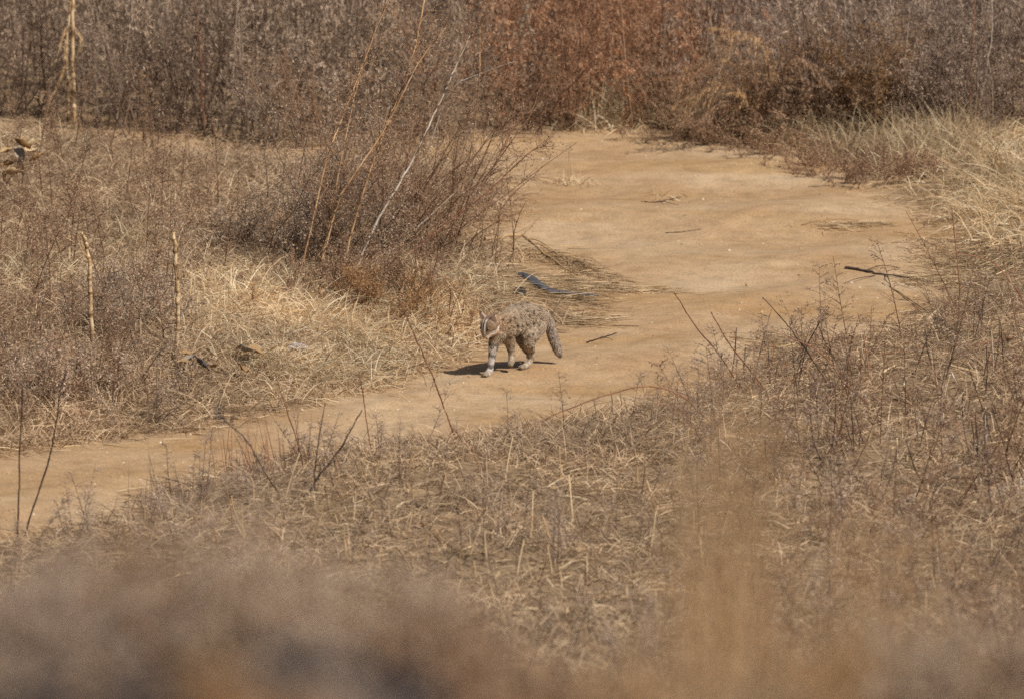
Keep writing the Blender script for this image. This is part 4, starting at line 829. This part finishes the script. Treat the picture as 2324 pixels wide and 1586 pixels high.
LV = [((420,838),.055,'leaf','orange brown curled leaf among the straw left of the white litter'), ((414,858),.05,'leaf','tan curled leaf just left of the grey one by the road'), ((430,850),.06,'greyleaf','grey cupped leaf in the middle of the leaf pile by the road'), ((432,876),.05,'leaf','pale torn leaf at the bottom of the leaf pile by the road'),
      ((455,862),.08,'slate','large dark cupped leaf in the leaf pile by the road'), ((478,838),.065,'leaf','pale flat leaf at the top of the leaf pile by the road'), ((488,868),.06,'leaf','folded tan leaf at the right of the leaf pile by the road'), ((390,845),.05,'leaf','small brown leaf at the left of the leaf pile by the road'),
      ((548,872),.06,'leaf','pale pointed leaf lying between the leaf pile and the tan block of leaf'), ((555,832),.085,'greyleaf','broad greyish leaf standing in straw right of the leaf pile'), ((578,832),.07,'leaf','tan leaf overlapping the broad greyish one'), ((365,842),.05,'leaf','outermost small leaf on the left of the leaf pile'),
      ((1265,968),.04,'leaf','tan scrap of leaf on the near edge of the sand'), ((1285,966),.035,'leaf','second tan scrap of leaf on the near edge of the sand, right of the first')]
for i, (px, sz, mt, lb) in enumerate(LV): leaf('dead_leaf', lb, px, sz*1.15, mt, 500+i, .075 if i < 12 else .02)
wp = on(45, 440); wr = thing('withered_plant', 'withered plant with broad curled grey and tan leaves at the left edge', 'plant', wp)
sb = Buf(); tubes(sb, spline(np.array([[0, 0, -.02], [.02, 0, .12], [-.01, 0, .26]]), 8), .005, .5, 6); obj('stem', sb, 'dark', wr)
for i, (dx, dy, sz, mt) in enumerate([(15,345,.09,'leaf'), (45,352,.09,'greyleaf'), (70,345,.10,'leaf'), (20,375,.09,'leaf'), (50,375,.1,'leaf'), (30,395,.1,'leaf'), (70,330,.1,'leaf'), (10,410,.1,'leaf'), (50,330,.09,'leaf'), (85,360,.08,'leaf')]):
    leaf('leaf', None, None, sz, mt, 530+i, at3=at(dx, dy, wp[1]-.03*(i % 3)), parent=wr)
# crumpled white litter
bm = bmesh.new(); bmesh.ops.create_icosphere(bm, subdivisions=4, radius=.05); r_ = rs(77)
for v in bm.verts:
    c = np.array(v.co)/.05; k = 1+.22*math.sin(5*c[0]+2)*math.cos(6*c[1])+.16*math.sin(11*c[2]+7*c[0])+.1*math.sin(17*c[1]-9*c[0]); v.co = Vector(c*k*np.array([.05, .035, .026]))
me = bpy.data.meshes.new('litter'); bm.to_mesh(me); bm.free(); me.materials.append(plain_mat('white_paper', C(170,164,166), .6, .3, 40, .15))
tag(link('litter', me, None, on(675, 808, .035)), 'crumpled bluish white scrap of litter caught in the pale grass', 'litter')

# ------------------------------------------------------------------ out-of-focus plants on the slope in front of the camera
GF = 'blurred shrubs close to the camera'
FG = [ # top x, top y in the photo, depth, colour, half width, label
 (30,1360,8.0,'tan',.03,'tan shrub blurred at the left edge'), (150,1345,7.0,'slate',.046,'dark slate shrub blurred at the lower left'), (275,1430,7.5,'mist',.018,'grey brown plant blurred between the dark slate and the orange brown shrubs'), (400,1385,7.0,'orange',.05,'orange brown shrub blurred at the bottom left'),
 (590,1400,7.5,'mist',.036,'pale grey shrub blurred right of the orange brown one'), (770,1350,8.0,'slate',.034,'dark grey shrub blurred at the bottom, left of centre'), (920,1450,7.5,'grey',.035,'mauve brown shrub blurred at the bottom, left of centre'), (1085,1455,7.0,'brown',.026,'dark brown shrub blurred at the bottom centre'),
 (1210,1500,7.0,'brown',.03,'red brown shrub blurred at the bottom centre, right of the dark brown one'), (1420,1520,7.5,'tan',.04,'tan grass clump blurred at the bottom right of centre'), (1660,1450,8.0,'grass',.05,'pale tan clump blurred at the bottom right'), (1830,1540,7.0,'orange',.034,'ochre clump blurred below and right of the pale tan one'),
 (1960,1500,7.5,'tan',.03,'tan shrub blurred left of the lower right brown one'), (2060,1500,7.0,'brown',.02,'narrow brown shrub blurred at the lower right'), (2180,1510,7.5,'tan',.035,'tan clump blurred right of the narrow brown one'), (2300,1440,8.0,'grass',.035,'mauve grey shrub blurred at the right edge'),
 (120,1290,14.0,'mist',.10,'soft grey shrub behind the dark slate one'), (330,1270,14.5,'brown',.10,'soft mauve shrub behind the orange brown one'), (560,1280,14.0,'grey',.10,'soft grey shrub at the lower left, third from the edge'), (760,1310,14.5,'grey',.09,'soft mauve shrub at the lower left of centre'),
 (960,1390,14.0,'brown',.09,'soft red brown shrub at the lower centre'), (1180,1450,14.5,'brown',.09,'soft brown shrub at the lower centre'), (1450,1530,14.0,'tan',.10,'soft tan shrub at the lower right of centre'), (1950,1440,14.5,'tan',.10,'soft tan shrub at the lower right'), (2220,1420,14.0,'grey',.10,'soft mauve shrub near the right edge')]
for i, (tx, ty, Y, mt, hw, lb) in enumerate(FG):
    ty -= 105 if tx < 900 else 55
    top = at(tx, ty-(40 if Y < 10 else 60), Y); g = float(G(top[0], Y)); h = max(.3, top[2]-g)
    bush('slope_shrub', lb, 'shrub', None, (120 if mt in ('slate', 'orange', 'brown') else 70) if Y < 10 else 40, mt, 700+i, lean=(0, 0), spread=.025, H=(h-.010*Y, h+.003*Y), nb=30, nl=14, base_r=hw*1.0, ll=(.012, .026), lw=(.004, .008), group=GF, loc=np.array([top[0], Y, g]), rs_=.0022, bl_=hw*1.1, qlo=.045*Y)
GP = 'soft tan plumes of tall grass on the near slope'
for i, (tx, ty, Y, w_, lb) in enumerate([(1635,850,24,.10,'tall soft tan plume standing in front of the right end of the road'), (1710,960,22,.09,'soft tan plume right of the tallest one, lower'), (1580,1070,21,.09,'soft tan plume left of the tallest one, lower'), (1960,1180,22,.12,'soft ochre plume at the lower right'), (2060,1230,20,.12,'soft ochre plume right of the other lower right plume'),
    (560,1080,27,.14,'soft grey plume over the left end of the near verge'), (420,1130,24,.14,'soft grey plume left of the other grey one')]):
    top = at(tx, ty, Y); g = float(G(top[0], Y)); h = top[2]-g
    r_ = rs(800+i); n = 190; b = Buf(); B = np.zeros((n, 3)); B[:, :2] = r_.normal(0, w_*.7, (n, 2))
    ribbons(b, B, updir(r_, n, .05), r_.uniform(.6, 1.02, n)*h, r_.uniform(.0015, .003, n), r_.uniform(0, .05, n), r_.uniform(.1, .9, n), r_, 5, clip=False)
    lfn = 1350; q = r_.beta(2.4, 1.05, lfn); pc = np.stack([r_.normal(0, w_*.75, lfn), r_.normal(0, w_*.9, lfn), q*h], 1)
    leaflets(b, pc, r_.normal(0, .4, (lfn, 3))+[0, 0, 1], r_.uniform(.014, .036, lfn), r_.uniform(.002, .0045, lfn), r_.uniform(.1, .8, lfn), r_)
    tag(obj('grass_plume', b, 'purple' if i > 4 else 'tan', None, (top[0], Y, g)), lb, 'grass plume', GP)
# rougher cover up the slope behind and beside those shrubs
rng = rs(50); b = Buf(); p = scatter(rng, 3000, -4, 4, 3, 24, lambda x, y, u, v, s: np.abs(x) < 1.2+y*.09)
place_many(b, protos_s[:4], p[:500], rng, (.5, .9), .15); grass(b, p, rng, (.1, .25), (.004, .007), .5, (.1, .7), (0, .75), 4, .06)
tag(obj('slope_weeds', b, 'purple'), 'dry weeds covering the slope in front of the camera', 'weeds', kind='stuff')
